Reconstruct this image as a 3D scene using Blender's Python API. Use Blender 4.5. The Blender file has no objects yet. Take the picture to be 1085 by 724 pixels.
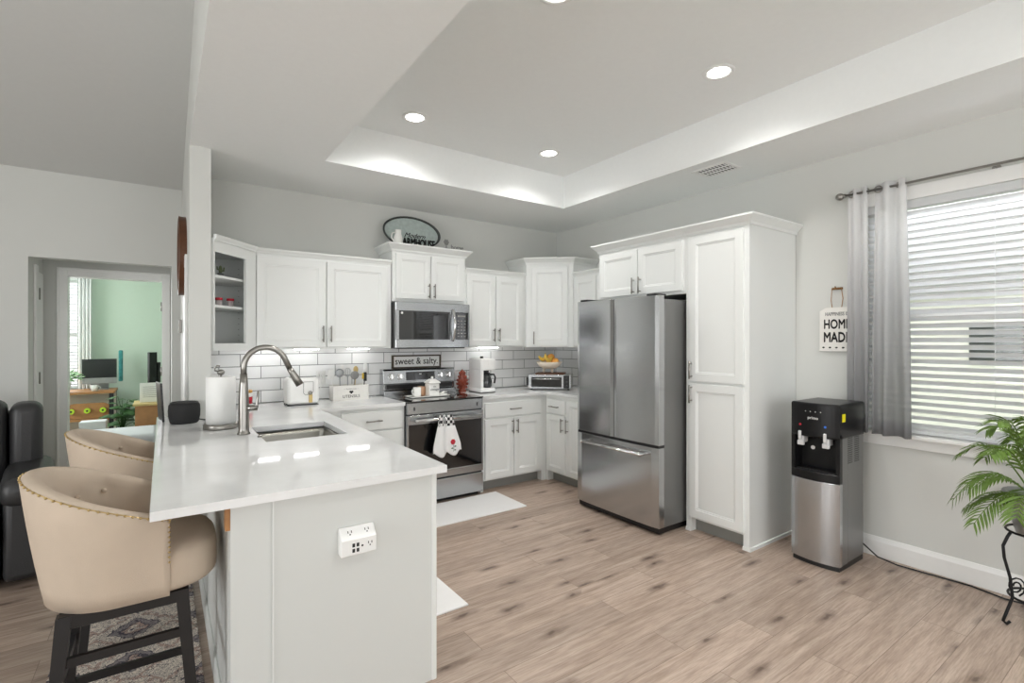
import bpy, bmesh, math, random
from mathutils import Matrix, Vector, Euler
random.seed(7)
PI = math.pi
SC = bpy.context.scene
COL = SC.collection

# ------------------------------------------------------------------ camera
cam_data = bpy.data.cameras.new('camera')
cam = bpy.data.objects.new('camera', cam_data)
COL.objects.link(cam)
cam.location = (0, 0, 1.44)
cam.rotation_euler = (PI/2, 0, math.radians(-35))
cam_data.sensor_width = 36
cam_data.lens = 529/1085*36
cam_data.shift_y = -1.0/1085
cam_data.clip_start = 0.02
SC.camera = cam

# ------------------------------------------------------------------ view, world, daylight, fill lamps
SC.view_settings.view_transform = 'Standard'
SC.view_settings.look = 'None'
SC.view_settings.gamma = 1
SC.view_settings.use_curve_mapping = False
SC.view_settings.exposure = 0.62
SC.cycles.use_denoising = True
SC.cycles.max_bounces = 10
SC.cycles.diffuse_bounces = 6
SC.cycles.glossy_bounces = 5
SC.cycles.sample_clamp_indirect = 6
SC.cycles.caustics_reflective = False
SC.cycles.caustics_refractive = False

w = bpy.data.worlds.new('world')
SC.world = w
w.use_nodes = True
nt = w.node_tree
bg = nt.nodes['Background']
sky = nt.nodes.new('ShaderNodeTexSky')
sky.sky_type = 'HOSEK_WILKIE'
sky.turbidity = 4
sky.ground_albedo = 0.5
sky.sun_direction = (-0.4, -0.5, 0.75)
mixw = nt.nodes.new('ShaderNodeMix')
mixw.data_type = 'RGBA'
mixw.inputs[0].default_value = 0.75
mixw.inputs[7].default_value = (1, 1, 1, 1)
nt.links.new(sky.outputs[0], mixw.inputs[6])
nt.links.new(mixw.outputs[2], bg.inputs[0])
bg.inputs[1].default_value = 1.6


def area(name, loc, rot, sx, sy, power, color=(1, 1, 1), spread=PI):
    d = bpy.data.lights.new(name, 'AREA')
    d.shape = 'RECTANGLE'
    d.size = sx
    d.size_y = sy
    d.energy = power
    d.color = color
    d.spread = spread
    o = bpy.data.objects.new(name, d)
    o.location = loc
    o.rotation_euler = rot
    COL.objects.link(o)
    return o


# daylight at the right and green room windows; other lamps are added fill
area('fill_rear', (2.1, -2.42, 1.45), (math.radians(112), 0, 0), 2.6, 1.9, 20, (0.97, 0.99, 1))  # added fill lamp behind the camera, no known window
area('fill_rear_living', (-1.9, -2.42, 1.5), (math.radians(108), 0, 0), 2.8, 2.1, 30, (0.97, 0.99, 1))  # second added fill from behind, for the living side
area('fill_left', (-4.42, 1.2, 1.5), (PI/2, 0, -PI/2), 2.4, 1.9, 60, (0.97, 0.99, 1))  # added fill from out of view on the left
area('daylight_right_window', (5.3, 0.45, 3.9), (math.radians(42), 0, PI/2), 2.4, 1.6, 420, (0.98, 0.99, 1))
area('daylight_green_room_window', (-1.75, 9.1, 1.5), (PI/2, 0, PI), 1.2, 1.5, 34, (0.97, 1, 1))
area('fill_green_room_side', (-2.9, 7.8, 1.6), (PI/2, 0, -PI/2), 1.4, 1.5, 34, (1, 1, 1))  # added lamp to brighten the green room, this wall has no opening

# ------------------------------------------------------------------ materials


def L(v):
    v = v/255.0
    return v/12.92 if v <= 0.04045 else ((v+0.055)/1.055)**2.4


def rgb(r, g, b):
    return (L(r), L(g), L(b), 1)


def mat(name, col, rough=0.5, metal=0.0, noise=0.0, nscale=30, bump=0.0, bscale=200, emit=None, estr=0, trans=0, alpha=1, spec=0.5, coat=0, trans_l=0):
    m = bpy.data.materials.new(name)
    m.use_nodes = True
    n = m.node_tree.nodes
    l = m.node_tree.links
    p = n['Principled BSDF']
    p.inputs['Base Color'].default_value = col
    p.inputs['Roughness'].default_value = rough
    p.inputs['Metallic'].default_value = metal
    p.inputs['Specular IOR Level'].default_value = spec
    if coat:
        p.inputs['Coat Weight'].default_value = coat
        p.inputs['Coat Roughness'].default_value = 0.05
    if trans:
        p.inputs['Transmission Weight'].default_value = trans
    if alpha < 1:
        p.inputs['Alpha'].default_value = alpha
    if emit:
        p.inputs['Emission Color'].default_value = emit
        p.inputs['Emission Strength'].default_value = estr
    tc = n.new('ShaderNodeTexCoord')
    if noise or True:
        nz = n.new('ShaderNodeTexNoise')
        nz.inputs['Scale'].default_value = nscale
        nz.inputs['Detail'].default_value = 4
        l.new(tc.outputs['Object'], nz.inputs['Vector'])
        mp = n.new('ShaderNodeMix')
        mp.data_type = 'RGBA'
        k = 1-(noise or 0.02)
        mp.inputs[6].default_value = (col[0]*k, col[1]*k, col[2]*k, 1)
        mp.inputs[7].default_value = (min(1, col[0]*(2-k)), min(1, col[1]*(2-k)), min(1, col[2]*(2-k)), 1)
        l.new(nz.outputs['Fac'], mp.inputs[0])
        l.new(mp.outputs[2], p.inputs['Base Color'])
    if trans_l:
        tl = n.new('ShaderNodeBsdfTranslucent')
        tl.inputs[0].default_value = col
        mxs = n.new('ShaderNodeMixShader')
        mxs.inputs[0].default_value = trans_l
        l.new(p.outputs[0], mxs.inputs[1])
        l.new(tl.outputs[0], mxs.inputs[2])
        l.new(mxs.outputs[0], n['Material Output'].inputs[0])
    if bump:
        nb = n.new('ShaderNodeTexNoise')
        nb.inputs['Scale'].default_value = bscale
        nb.inputs['Detail'].default_value = 3
        l.new(tc.outputs['Object'], nb.inputs['Vector'])
        bp = n.new('ShaderNodeBump')
        bp.inputs['Strength'].default_value = bump
        bp.inputs['Distance'].default_value = 0.004
        l.new(nb.outputs['Fac'], bp.inputs['Height'])
        l.new(bp.outputs[0], p.inputs['Normal'])
    return m


M = {}
M['wall'] = mat('wall_paint', rgb(206, 207, 203), 0.62, noise=0.015, nscale=3, bump=0.08, bscale=260)
M['livwall'] = M['wall']
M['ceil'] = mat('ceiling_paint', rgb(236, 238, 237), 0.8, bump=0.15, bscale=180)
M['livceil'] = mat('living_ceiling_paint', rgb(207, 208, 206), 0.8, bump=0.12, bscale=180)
M['green'] = mat('green_paint', rgb(196, 214, 200), 0.7, bump=0.05)
M['trim'] = mat('trim_paint', rgb(232, 232, 230), 0.35)
M['cab'] = mat('cabinet_paint', rgb(225, 227, 225), 0.32, noise=0.01, nscale=8)
M['cabin'] = mat('cabinet_inside', rgb(228, 228, 224), 0.5)
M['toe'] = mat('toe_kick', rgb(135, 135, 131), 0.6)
M['panel'] = mat('peninsula_panel', rgb(208, 210, 207), 0.6, noise=0.01, nscale=2)
M['nickel'] = mat('brushed_nickel', rgb(150, 147, 142), 0.28, 1.0)
M['chrome'] = mat('chrome', rgb(215, 215, 215), 0.12, 1.0)
M['steeldark'] = mat('dark_steel', rgb(70, 70, 70), 0.35, 0.8)
M['black'] = mat('black_plastic', rgb(24, 24, 25), 0.35)
M['blackm'] = mat('black_matte', rgb(30, 30, 31), 0.8, bump=0.3, bscale=600)
M['glassblk'] = mat('black_glass', rgb(14, 14, 15), 0.04, spec=0.8, coat=0.5)
M['white'] = mat('white_plastic', rgb(236, 236, 234), 0.3)
M['ceramic'] = mat('white_ceramic', rgb(240, 240, 236), 0.12, coat=0.6)
M['paper'] = mat('paper_roll', rgb(240, 240, 238), 0.9, bump=0.3, bscale=300)
M['dark'] = mat('dark_print', rgb(35, 35, 36), 0.6)
M['greyprint'] = mat('grey_print', rgb(140, 140, 138), 0.6)
M['wooddk'] = mat('dark_walnut', rgb(92, 55, 30), 0.45, noise=0.35, nscale=14)
M['wood'] = mat('oak_wood', rgb(168, 120, 75), 0.5, noise=0.25, nscale=16)
M['woodlt'] = mat('pale_wood', rgb(205, 180, 120), 0.5, noise=0.15, nscale=16)
M['leather'] = mat('black_leather', rgb(46, 46, 47), 0.42, bump=0.25, bscale=120)
M['linen'] = mat('beige_velvet', rgb(190, 174, 156), 0.85, noise=0.15, nscale=6, bump=0.3, bscale=500)
M['brass'] = mat('brass_nail', rgb(190, 165, 115), 0.3, 1.0)
M['stoolleg'] = mat('espresso_wood', rgb(26, 24, 24), 0.35)
M['red'] = mat('red_plastic', rgb(190, 30, 50), 0.4)
M['redcer'] = mat('rust_red_ceramic', rgb(140, 64, 46), 0.3, noise=0.2, nscale=20)
M['yellow'] = mat('yellow_label', rgb(235, 225, 20), 0.5)
M['banana'] = mat('banana_skin', rgb(238, 205, 90), 0.5, noise=0.1, nscale=20)
M['orange'] = mat('orange_peel', rgb(235, 170, 80), 0.5, noise=0.1, nscale=30, bump=0.3, bscale=300)
M['leaf'] = mat('leaf_green', rgb(92, 120, 42), 0.5, noise=0.5, nscale=25)
M['leafdk'] = mat('dark_leaf', rgb(52, 92, 45), 0.5, noise=0.35, nscale=25)
M['soil'] = mat('soil', rgb(60, 45, 35), 0.95, noise=0.3)
M['galv'] = mat('galvanised_metal', rgb(165, 168, 170), 0.4, 0.7, noise=0.2, nscale=18)
M['iron'] = mat('black_iron', rgb(30, 30, 32), 0.45, 0.5)
M['mat_white'] = mat('floor_mat', rgb(236, 235, 234), 0.7, bump=0.25, bscale=250)
M['glass'] = None
M['lens'] = mat('lamp_lens', rgb(255, 255, 255), 0.5, emit=(1, 0.98, 0.94, 1), estr=9)
M['led'] = mat('led_strip', rgb(255, 255, 255), 0.5, emit=(1, 0.99, 0.97, 1), estr=11)
M['blind'] = mat('blind_slat', rgb(244, 245, 246), 0.45, trans_l=0.5)
M['screen'] = mat('dark_screen', rgb(40, 46, 46), 0.15)
M['siding'] = mat('siding', rgb(232, 230, 224), 0.8)
M['grass'] = mat('grass', rgb(120, 140, 90), 0.9, noise=0.3, nscale=3)
M['bedding'] = mat('grey_bedding', rgb(206, 208, 212), 0.9, bump=0.3, bscale=30)
M['lime'] = mat('lime_wheel', rgb(190, 225, 60), 0.4)
M['blueled'] = mat('blue_dot', rgb(60, 120, 220), 0.4)
M['copper'] = mat('copper_glass', rgb(180, 140, 110), 0.3, 0.3)
M['leafpale'] = mat('pale_leaf', rgb(150, 185, 140), 0.5, noise=0.2, nscale=20)
M['coolerblack'] = mat('cooler_black', rgb(16, 16, 17), 0.3, spec=0.3)
M['lightgrey'] = mat('light_grey_plastic', rgb(205, 205, 205), 0.35)
M['blackgloss'] = mat('gloss_black_plastic', rgb(22, 22, 23), 0.12, coat=0.4)
M['galvdk'] = mat('aged_rim', rgb(75, 78, 76), 0.5, 0.4)
M['carafe'] = mat('carafe_glass', rgb(50, 52, 52), 0.05, spec=0.8)
M['clock'] = mat('teal_cloth', rgb(70, 150, 150), 0.8, noise=0.8, nscale=25)


def tnodes(m):
    return m.node_tree.nodes, m.node_tree.links, m.node_tree.nodes['Principled BSDF']


def newmat(name):
    m = bpy.data.materials.new(name)
    m.use_nodes = True
    return m


def stainless(name, base, rough, vertical=True):
    m = newmat(name)
    n, l, p = tnodes(m)
    p.inputs['Metallic'].default_value = 1
    tc = n.new('ShaderNodeTexCoord')
    mp = n.new('ShaderNodeMapping')
    mp.inputs['Scale'].default_value = (3, 3, 400) if vertical else (400, 400, 3)
    l.new(tc.outputs['Object'], mp.inputs[0])
    nz = n.new('ShaderNodeTexNoise')
    nz.inputs['Scale'].default_value = 1
    l.new(mp.outputs[0], nz.inputs['Vector'])
    r = n.new('ShaderNodeMapRange')
    r.inputs[3].default_value = rough*0.8
    r.inputs[4].default_value = rough*1.25
    l.new(nz.outputs['Fac'], r.inputs[0])
    l.new(r.outputs[0], p.inputs['Roughness'])
    p.inputs['Base Color'].default_value = base
    n2 = n.new('ShaderNodeTexNoise')
    n2.inputs['Scale'].default_value = 2.2
    l.new(tc.outputs['Object'], n2.inputs['Vector'])
    b = n.new('ShaderNodeBump')
    b.inputs['Strength'].default_value = 0.12
    b.inputs['Distance'].default_value = 0.02
    l.new(n2.outputs['Fac'], b.inputs['Height'])
    l.new(b.outputs[0], p.inputs['Normal'])
    return m


M['steel'] = stainless('stainless_steel', rgb(184, 186, 188), 0.24)
M['fridge'] = stainless('fridge_steel', rgb(188, 189, 190), 0.2)
M['sink'] = stainless('sink_steel', rgb(165, 163, 155), 0.3)
M['fridgeside'] = mat('fridge_side_grey', rgb(128, 128, 127), 0.38, 0.6)
M['coolerside'] = mat('cooler_side_grey', rgb(128, 128, 127), 0.3, 0.6)


def quartz():
    m = newmat('white_quartz')
    n, l, p = tnodes(m)
    tc = n.new('ShaderNodeTexCoord')
    nz = n.new('ShaderNodeTexNoise')
    nz.inputs['Scale'].default_value = 3
    nz.inputs['Detail'].default_value = 8
    l.new(tc.outputs['Object'], nz.inputs['Vector'])
    cr = n.new('ShaderNodeValToRGB')
    cr.color_ramp.elements[0].position = 0.35
    cr.color_ramp.elements[0].color = rgb(220, 221, 220)
    cr.color_ramp.elements[1].position = 0.6
    cr.color_ramp.elements[1].color = rgb(233, 234, 234)
    l.new(nz.outputs['Fac'], cr.inputs[0])
    l.new(cr.outputs[0], p.inputs['Base Color'])
    p.inputs['Roughness'].default_value = 0.05
    p.inputs['Specular IOR Level'].default_value = 0.55
    return m


M['quartz'] = quartz()


def plank_floor():
    m = newmat('plank_floor')
    n, l, p = tnodes(m)
    tc = n.new('ShaderNodeTexCoord')
    br = n.new('ShaderNodeTexBrick')
    br.offset = 0.37
    br.inputs['Scale'].default_value = 1
    br.inputs['Brick Width'].default_value = 1.22
    br.inputs['Row Height'].default_value = 0.18
    br.inputs['Mortar Size'].default_value = 0.0012
    br.inputs['Mortar Smooth'].default_value = 0.1
    br.inputs['Color1'].default_value = (0, 0, 0, 1)
    br.inputs['Color2'].default_value = (1, 1, 1, 1)
    br.inputs['Mortar'].default_value = (0.5, 0.5, 0.5, 1)
    l.new(tc.outputs['Object'], br.inputs['Vector'])
    # per-plank shift of the grain
    sc = n.new('ShaderNodeVectorMath')
    sc.operation = 'MULTIPLY'
    sc.inputs[1].default_value = (7.3, 3.1, 5.7)
    l.new(br.outputs['Color'], sc.inputs[0])
    ad = n.new('ShaderNodeVectorMath')
    ad.operation = 'ADD'
    l.new(tc.outputs['Object'], ad.inputs[0])
    l.new(sc.outputs[0], ad.inputs[1])

    def noise(scale, sxyz, detail=6, rough=0.6, dist=0.0):
        mp = n.new('ShaderNodeMapping')
        mp.inputs['Scale'].default_value = sxyz
        l.new(ad.outputs[0], mp.inputs[0])
        nz = n.new('ShaderNodeTexNoise')
        nz.inputs['Scale'].default_value = scale
        nz.inputs['Detail'].default_value = detail
        nz.inputs['Roughness'].default_value = rough
        nz.inputs['Distortion'].default_value = dist
        l.new(mp.outputs[0], nz.inputs['Vector'])
        return nz
    g = noise(1, (1.6, 22, 1), 9, 0.66, 0.5)
    cr = n.new('ShaderNodeValToRGB')
    e = cr.color_ramp.elements
    e[0].position = 0.28
    e[0].color = rgb(150, 130, 114)
    e[1].position = 0.72
    e[1].color = rgb(200, 182, 167)
    x = e.new(0.5)
    x.color = rgb(182, 162, 147)
    l.new(g.outputs['Fac'], cr.inputs[0])
    # fine grain
    f = noise(1, (9, 150, 1), 4, 0.6)
    mf = n.new('ShaderNodeMix')
    mf.data_type = 'RGBA'
    mf.blend_type = 'MULTIPLY'
    mf.inputs[0].default_value = 0.75
    fr = n.new('ShaderNodeValToRGB')
    fr.color_ramp.elements[0].position = 0.3
    fr.color_ramp.elements[0].color = (0.62, 0.6, 0.58, 1)
    fr.color_ramp.elements[1].position = 0.6
    fr.color_ramp.elements[1].color = (1, 1, 1, 1)
    l.new(f.outputs['Fac'], fr.inputs[0])
    l.new(cr.outputs[0], mf.inputs[6])
    l.new(fr.outputs[0], mf.inputs[7])
    # plank tone
    tone = n.new('ShaderNodeMix')
    tone.data_type = 'RGBA'
    tone.blend_type = 'MULTIPLY'
    tone.inputs[0].default_value = 1
    tr = n.new('ShaderNodeMapRange')
    tr.inputs[3].default_value = 0.84
    tr.inputs[4].default_value = 1.06
    l.new(br.outputs['Color'], tr.inputs[0])
    cmb = n.new('ShaderNodeCombineColor')
    for i in range(3):
        l.new(tr.outputs[0], cmb.inputs[i])
    l.new(mf.outputs[2], tone.inputs[6])
    l.new(cmb.outputs[0], tone.inputs[7])
    # knots
    mp = n.new('ShaderNodeMapping')
    mp.inputs['Scale'].default_value = (1.7, 5.5, 1)
    l.new(ad.outputs[0], mp.inputs[0])
    vo = n.new('ShaderNodeTexVoronoi')
    vo.voronoi_dimensions = '2D'
    vo.inputs['Scale'].default_value = 1
    wob = n.new('ShaderNodeTexNoise')
    wob.inputs['Scale'].default_value = 14
    l.new(ad.outputs[0], wob.inputs['Vector'])
    wm = n.new('ShaderNodeMix')
    wm.data_type = 'RGBA'
    wm.blend_type = 'LINEAR_LIGHT'
    wm.inputs[0].default_value = 0.1
    l.new(mp.outputs[0], wm.inputs[6])
    l.new(wob.outputs['Color'], wm.inputs[7])
    l.new(wm.outputs[2], vo.inputs['Vector'])
    kr = n.new('ShaderNodeValToRGB')
    ke = kr.color_ramp.elements
    ke[0].position = 0.03
    ke[0].color = (0.9, 0.9, 0.9, 1)
    ke[1].position = 0.2
    ke[1].color = (0, 0, 0, 1)
    kk = ke.new(0.07)
    kk.color = (0.5, 0.5, 0.5, 1)
    l.new(vo.outputs['Distance'], kr.inputs[0])
    sepc = n.new('ShaderNodeSeparateColor')
    l.new(vo.outputs['Color'], sepc.inputs[0])
    gt = n.new('ShaderNodeMath')
    gt.operation = 'GREATER_THAN'
    gt.inputs[1].default_value = 0.3
    l.new(sepc.outputs[0], gt.inputs[0])
    km = n.new('ShaderNodeMath')
    km.operation = 'MULTIPLY'
    l.new(kr.outputs[0], km.inputs[0])
    l.new(gt.outputs[0], km.inputs[1])
    mk = n.new('ShaderNodeMix')
    mk.data_type = 'RGBA'
    l.new(km.outputs[0], mk.inputs[0])
    l.new(tone.outputs[2], mk.inputs[6])
    mk.inputs[7].default_value = rgb(82, 64, 54)
    # seams
    ms = n.new('ShaderNodeMix')
    ms.data_type = 'RGBA'
    l.new(br.outputs['Fac'], ms.inputs[0])
    l.new(mk.outputs[2], ms.inputs[6])
    ms.inputs[7].default_value = rgb(120, 102, 90)
    l.new(ms.outputs[2], p.inputs['Base Color'])
    p.inputs['Roughness'].default_value = 0.42
    bp = n.new('ShaderNodeBump')
    bp.inputs['Strength'].default_value = 0.12
    bp.inputs['Distance'].default_value = 0.002
    l.new(f.outputs['Fac'], bp.inputs['Height'])
    l.new(bp.outputs[0], p.inputs['Normal'])
    return m


M['floor'] = plank_floor()


def tiles():
    m = newmat('subway_tile')
    n, l, p = tnodes(m)
    tc = n.new('ShaderNodeTexCoord')
    sp = n.new('ShaderNodeSeparateXYZ')
    l.new(tc.outputs['Object'], sp.inputs[0])
    ax = n.new('ShaderNodeMath')
    ax.operation = 'SUBTRACT'
    l.new(sp.outputs[0], ax.inputs[0])
    l.new(sp.outputs[1], ax.inputs[1])
    cb = n.new('ShaderNodeCombineXYZ')
    l.new(ax.outputs[0], cb.inputs[0])
    l.new(sp.outputs[2], cb.inputs[1])
    br = n.new('ShaderNodeTexBrick')
    br.offset = 0.5
    br.inputs['Scale'].default_value = 1
    br.inputs['Brick Width'].default_value = 0.305
    br.inputs['Row Height'].default_value = 0.102
    br.inputs['Mortar Size'].default_value = 0.0032
    br.inputs['Mortar Smooth'].default_value = 0.3
    br.inputs['Color1'].default_value = rgb(236, 237, 237)
    br.inputs['Color2'].default_value = rgb(246, 246, 246)
    br.inputs['Mortar'].default_value = rgb(120, 122, 122)
    l.new(cb.outputs[0], br.inputs['Vector'])
    l.new(br.outputs['Color'], p.inputs['Base Color'])
    r = n.new('ShaderNodeMapRange')
    r.inputs[3].default_value = 0.12
    r.inputs[4].default_value = 0.8
    l.new(br.outputs['Fac'], r.inputs[0])
    l.new(r.outputs[0], p.inputs['Roughness'])
    bp = n.new('ShaderNodeBump')
    bp.invert = True
    bp.inputs['Strength'].default_value = 0.5
    bp.inputs['Distance'].default_value = 0.003
    l.new(br.outputs['Fac'], bp.inputs['Height'])
    l.new(bp.outputs[0], p.inputs['Normal'])
    return m


M['tile'] = tiles()


def rug_mat():
    m = newmat('oriental_runner')
    n, l, p = tnodes(m)
    tc = n.new('ShaderNodeTexCoord')
    mp = n.new('ShaderNodeMapping')
    mp.inputs['Scale'].default_value = (1, 1, 0)
    l.new(tc.outputs['Object'], mp.inputs[0])

    def ramp(inp, pts):
        c = n.new('ShaderNodeValToRGB')
        c.color_ramp.interpolation = 'CONSTANT'
        e = c.color_ramp.elements
        e[0].position = pts[0][0]
        e[0].color = pts[0][1]
        e[1].position = pts[1][0]
        e[1].color = pts[1][1]
        for q in pts[2:]:
            z = e.new(q[0])
            z.color = q[1]
        l.new(inp, c.inputs[0])
        return c
    vo = n.new('ShaderNodeTexVoronoi')
    vo.distance = 'MANHATTAN'
    vo.inputs['Scale'].default_value = 3.4
    vo.inputs['Randomness'].default_value = 0.12
    wz = n.new('ShaderNodeTexNoise')
    wz.inputs['Scale'].default_value = 26
    wz.inputs['Detail'].default_value = 3
    l.new(mp.outputs[0], wz.inputs['Vector'])
    mx = n.new('ShaderNodeMix')
    mx.data_type = 'RGBA'
    mx.blend_type = 'LINEAR_LIGHT'
    mx.inputs[0].default_value = 0.035
    l.new(mp.outputs[0], mx.inputs[6])
    l.new(wz.outputs['Color'], mx.inputs[7])
    l.new(mx.outputs[2], vo.inputs['Vector'])
    cream, navy, grey, rose = rgb(225, 214, 200), rgb(72, 66, 76), rgb(150, 142, 142), rgb(190, 165, 152)
    big = ramp(vo.outputs['Distance'], [(0, navy), (0.1, cream), (0.17, rose), (0.25, navy), (0.29, grey), (0.40, navy), (0.43, cream), (0.62, rose), (0.7, cream)])
    v2 = n.new('ShaderNodeTexNoise')
    v2.inputs['Scale'].default_value = 30
    v2.inputs['Detail'].default_value = 4
    v2.inputs['Distortion'].default_value = 2.5
    l.new(mp.outputs[0], v2.inputs['Vector'])
    sm = ramp(v2.outputs['Fac'], [(0, (0, 0, 0, 1)), (0.44, (1, 1, 1, 1)), (0.49, (0, 0, 0, 1)), (0.56, (1, 1, 1, 1)), (0.6, (0, 0, 0, 1))])
    mm = n.new('ShaderNodeMix')
    mm.data_type = 'RGBA'
    l.new(sm.outputs[0], mm.inputs[0])
    l.new(big.outputs[0], mm.inputs[6])
    mm.inputs[7].default_value = rgb(80, 76, 84)
    l.new(mm.outputs[2], p.inputs['Base Color'])
    p.inputs['Roughness'].default_value = 0.95
    return m


M['rug'] = rug_mat()


def curtain_mat():
    m = newmat('ombre_sheer')
    n, l, p = tnodes(m)
    tc = n.new('ShaderNodeTexCoord')
    sp = n.new('ShaderNodeSeparateXYZ')
    l.new(tc.outputs['Generated'], sp.inputs[0])
    cr = n.new('ShaderNodeValToRGB')
    e = cr.color_ramp.elements
    e[0].position = 0.0
    e[0].color = rgb(142, 142, 144)
    e[1].position = 0.8
    e[1].color = rgb(238, 238, 238)
    z = e.new(0.42)
    z.color = rgb(196, 196, 198)
    l.new(sp.outputs[2], cr.inputs[0])
    l.new(cr.outputs[0], p.inputs['Base Color'])
    p.inputs['Roughness'].default_value = 0.9
    tl = n.new('ShaderNodeBsdfTranslucent')
    l.new(cr.outputs[0], tl.inputs[0])
    ms = n.new('ShaderNodeMixShader')
    ms.inputs[0].default_value = 0.4
    l.new(p.outputs[0], ms.inputs[1])
    l.new(tl.outputs[0], ms.inputs[2])
    tp = n.new('ShaderNodeBsdfTransparent')
    m2 = n.new('ShaderNodeMixShader')
    m2.inputs[0].default_value = 0.32
    l.new(ms.outputs[0], m2.inputs[1])
    l.new(tp.outputs[0], m2.inputs[2])
    l.new(m2.outputs[0], n['Material Output'].inputs[0])
    return m


M['curtain'] = curtain_mat()


def glass_mat():
    m = newmat('window_glass')
    n, l, p = tnodes(m)
    g = n.new('ShaderNodeBsdfGlossy')
    g.inputs['Roughness'].default_value = 0.02
    t = n.new('ShaderNodeBsdfTransparent')
    ms = n.new('ShaderNodeMixShader')
    fr = n.new('ShaderNodeFresnel')
    fr.inputs[0].default_value = 1.4
    l.new(fr.outputs[0], ms.inputs[0])
    l.new(t.outputs[0], ms.inputs[1])
    l.new(g.outputs[0], ms.inputs[2])
    l.new(ms.outputs[0], n['Material Output'].inputs[0])
    return m


M['glass'] = glass_mat()


def gingham():
    m = newmat('check_cloth')
    n, l, p = tnodes(m)
    tc = n.new('ShaderNodeTexCoord')
    ch = n.new('ShaderNodeTexChecker')
    ch.inputs['Scale'].default_value = 38
    ch.inputs['Color1'].default_value = rgb(30, 30, 32)
    ch.inputs['Color2'].default_value = rgb(225, 225, 225)
    l.new(tc.outputs['Object'], ch.inputs['Vector'])
    l.new(ch.outputs[0], p.inputs['Base Color'])
    p.inputs['Roughness'].default_value = 0.9
    return m


M['check'] = gingham()

# ------------------------------------------------------------------ mesh helpers


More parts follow.
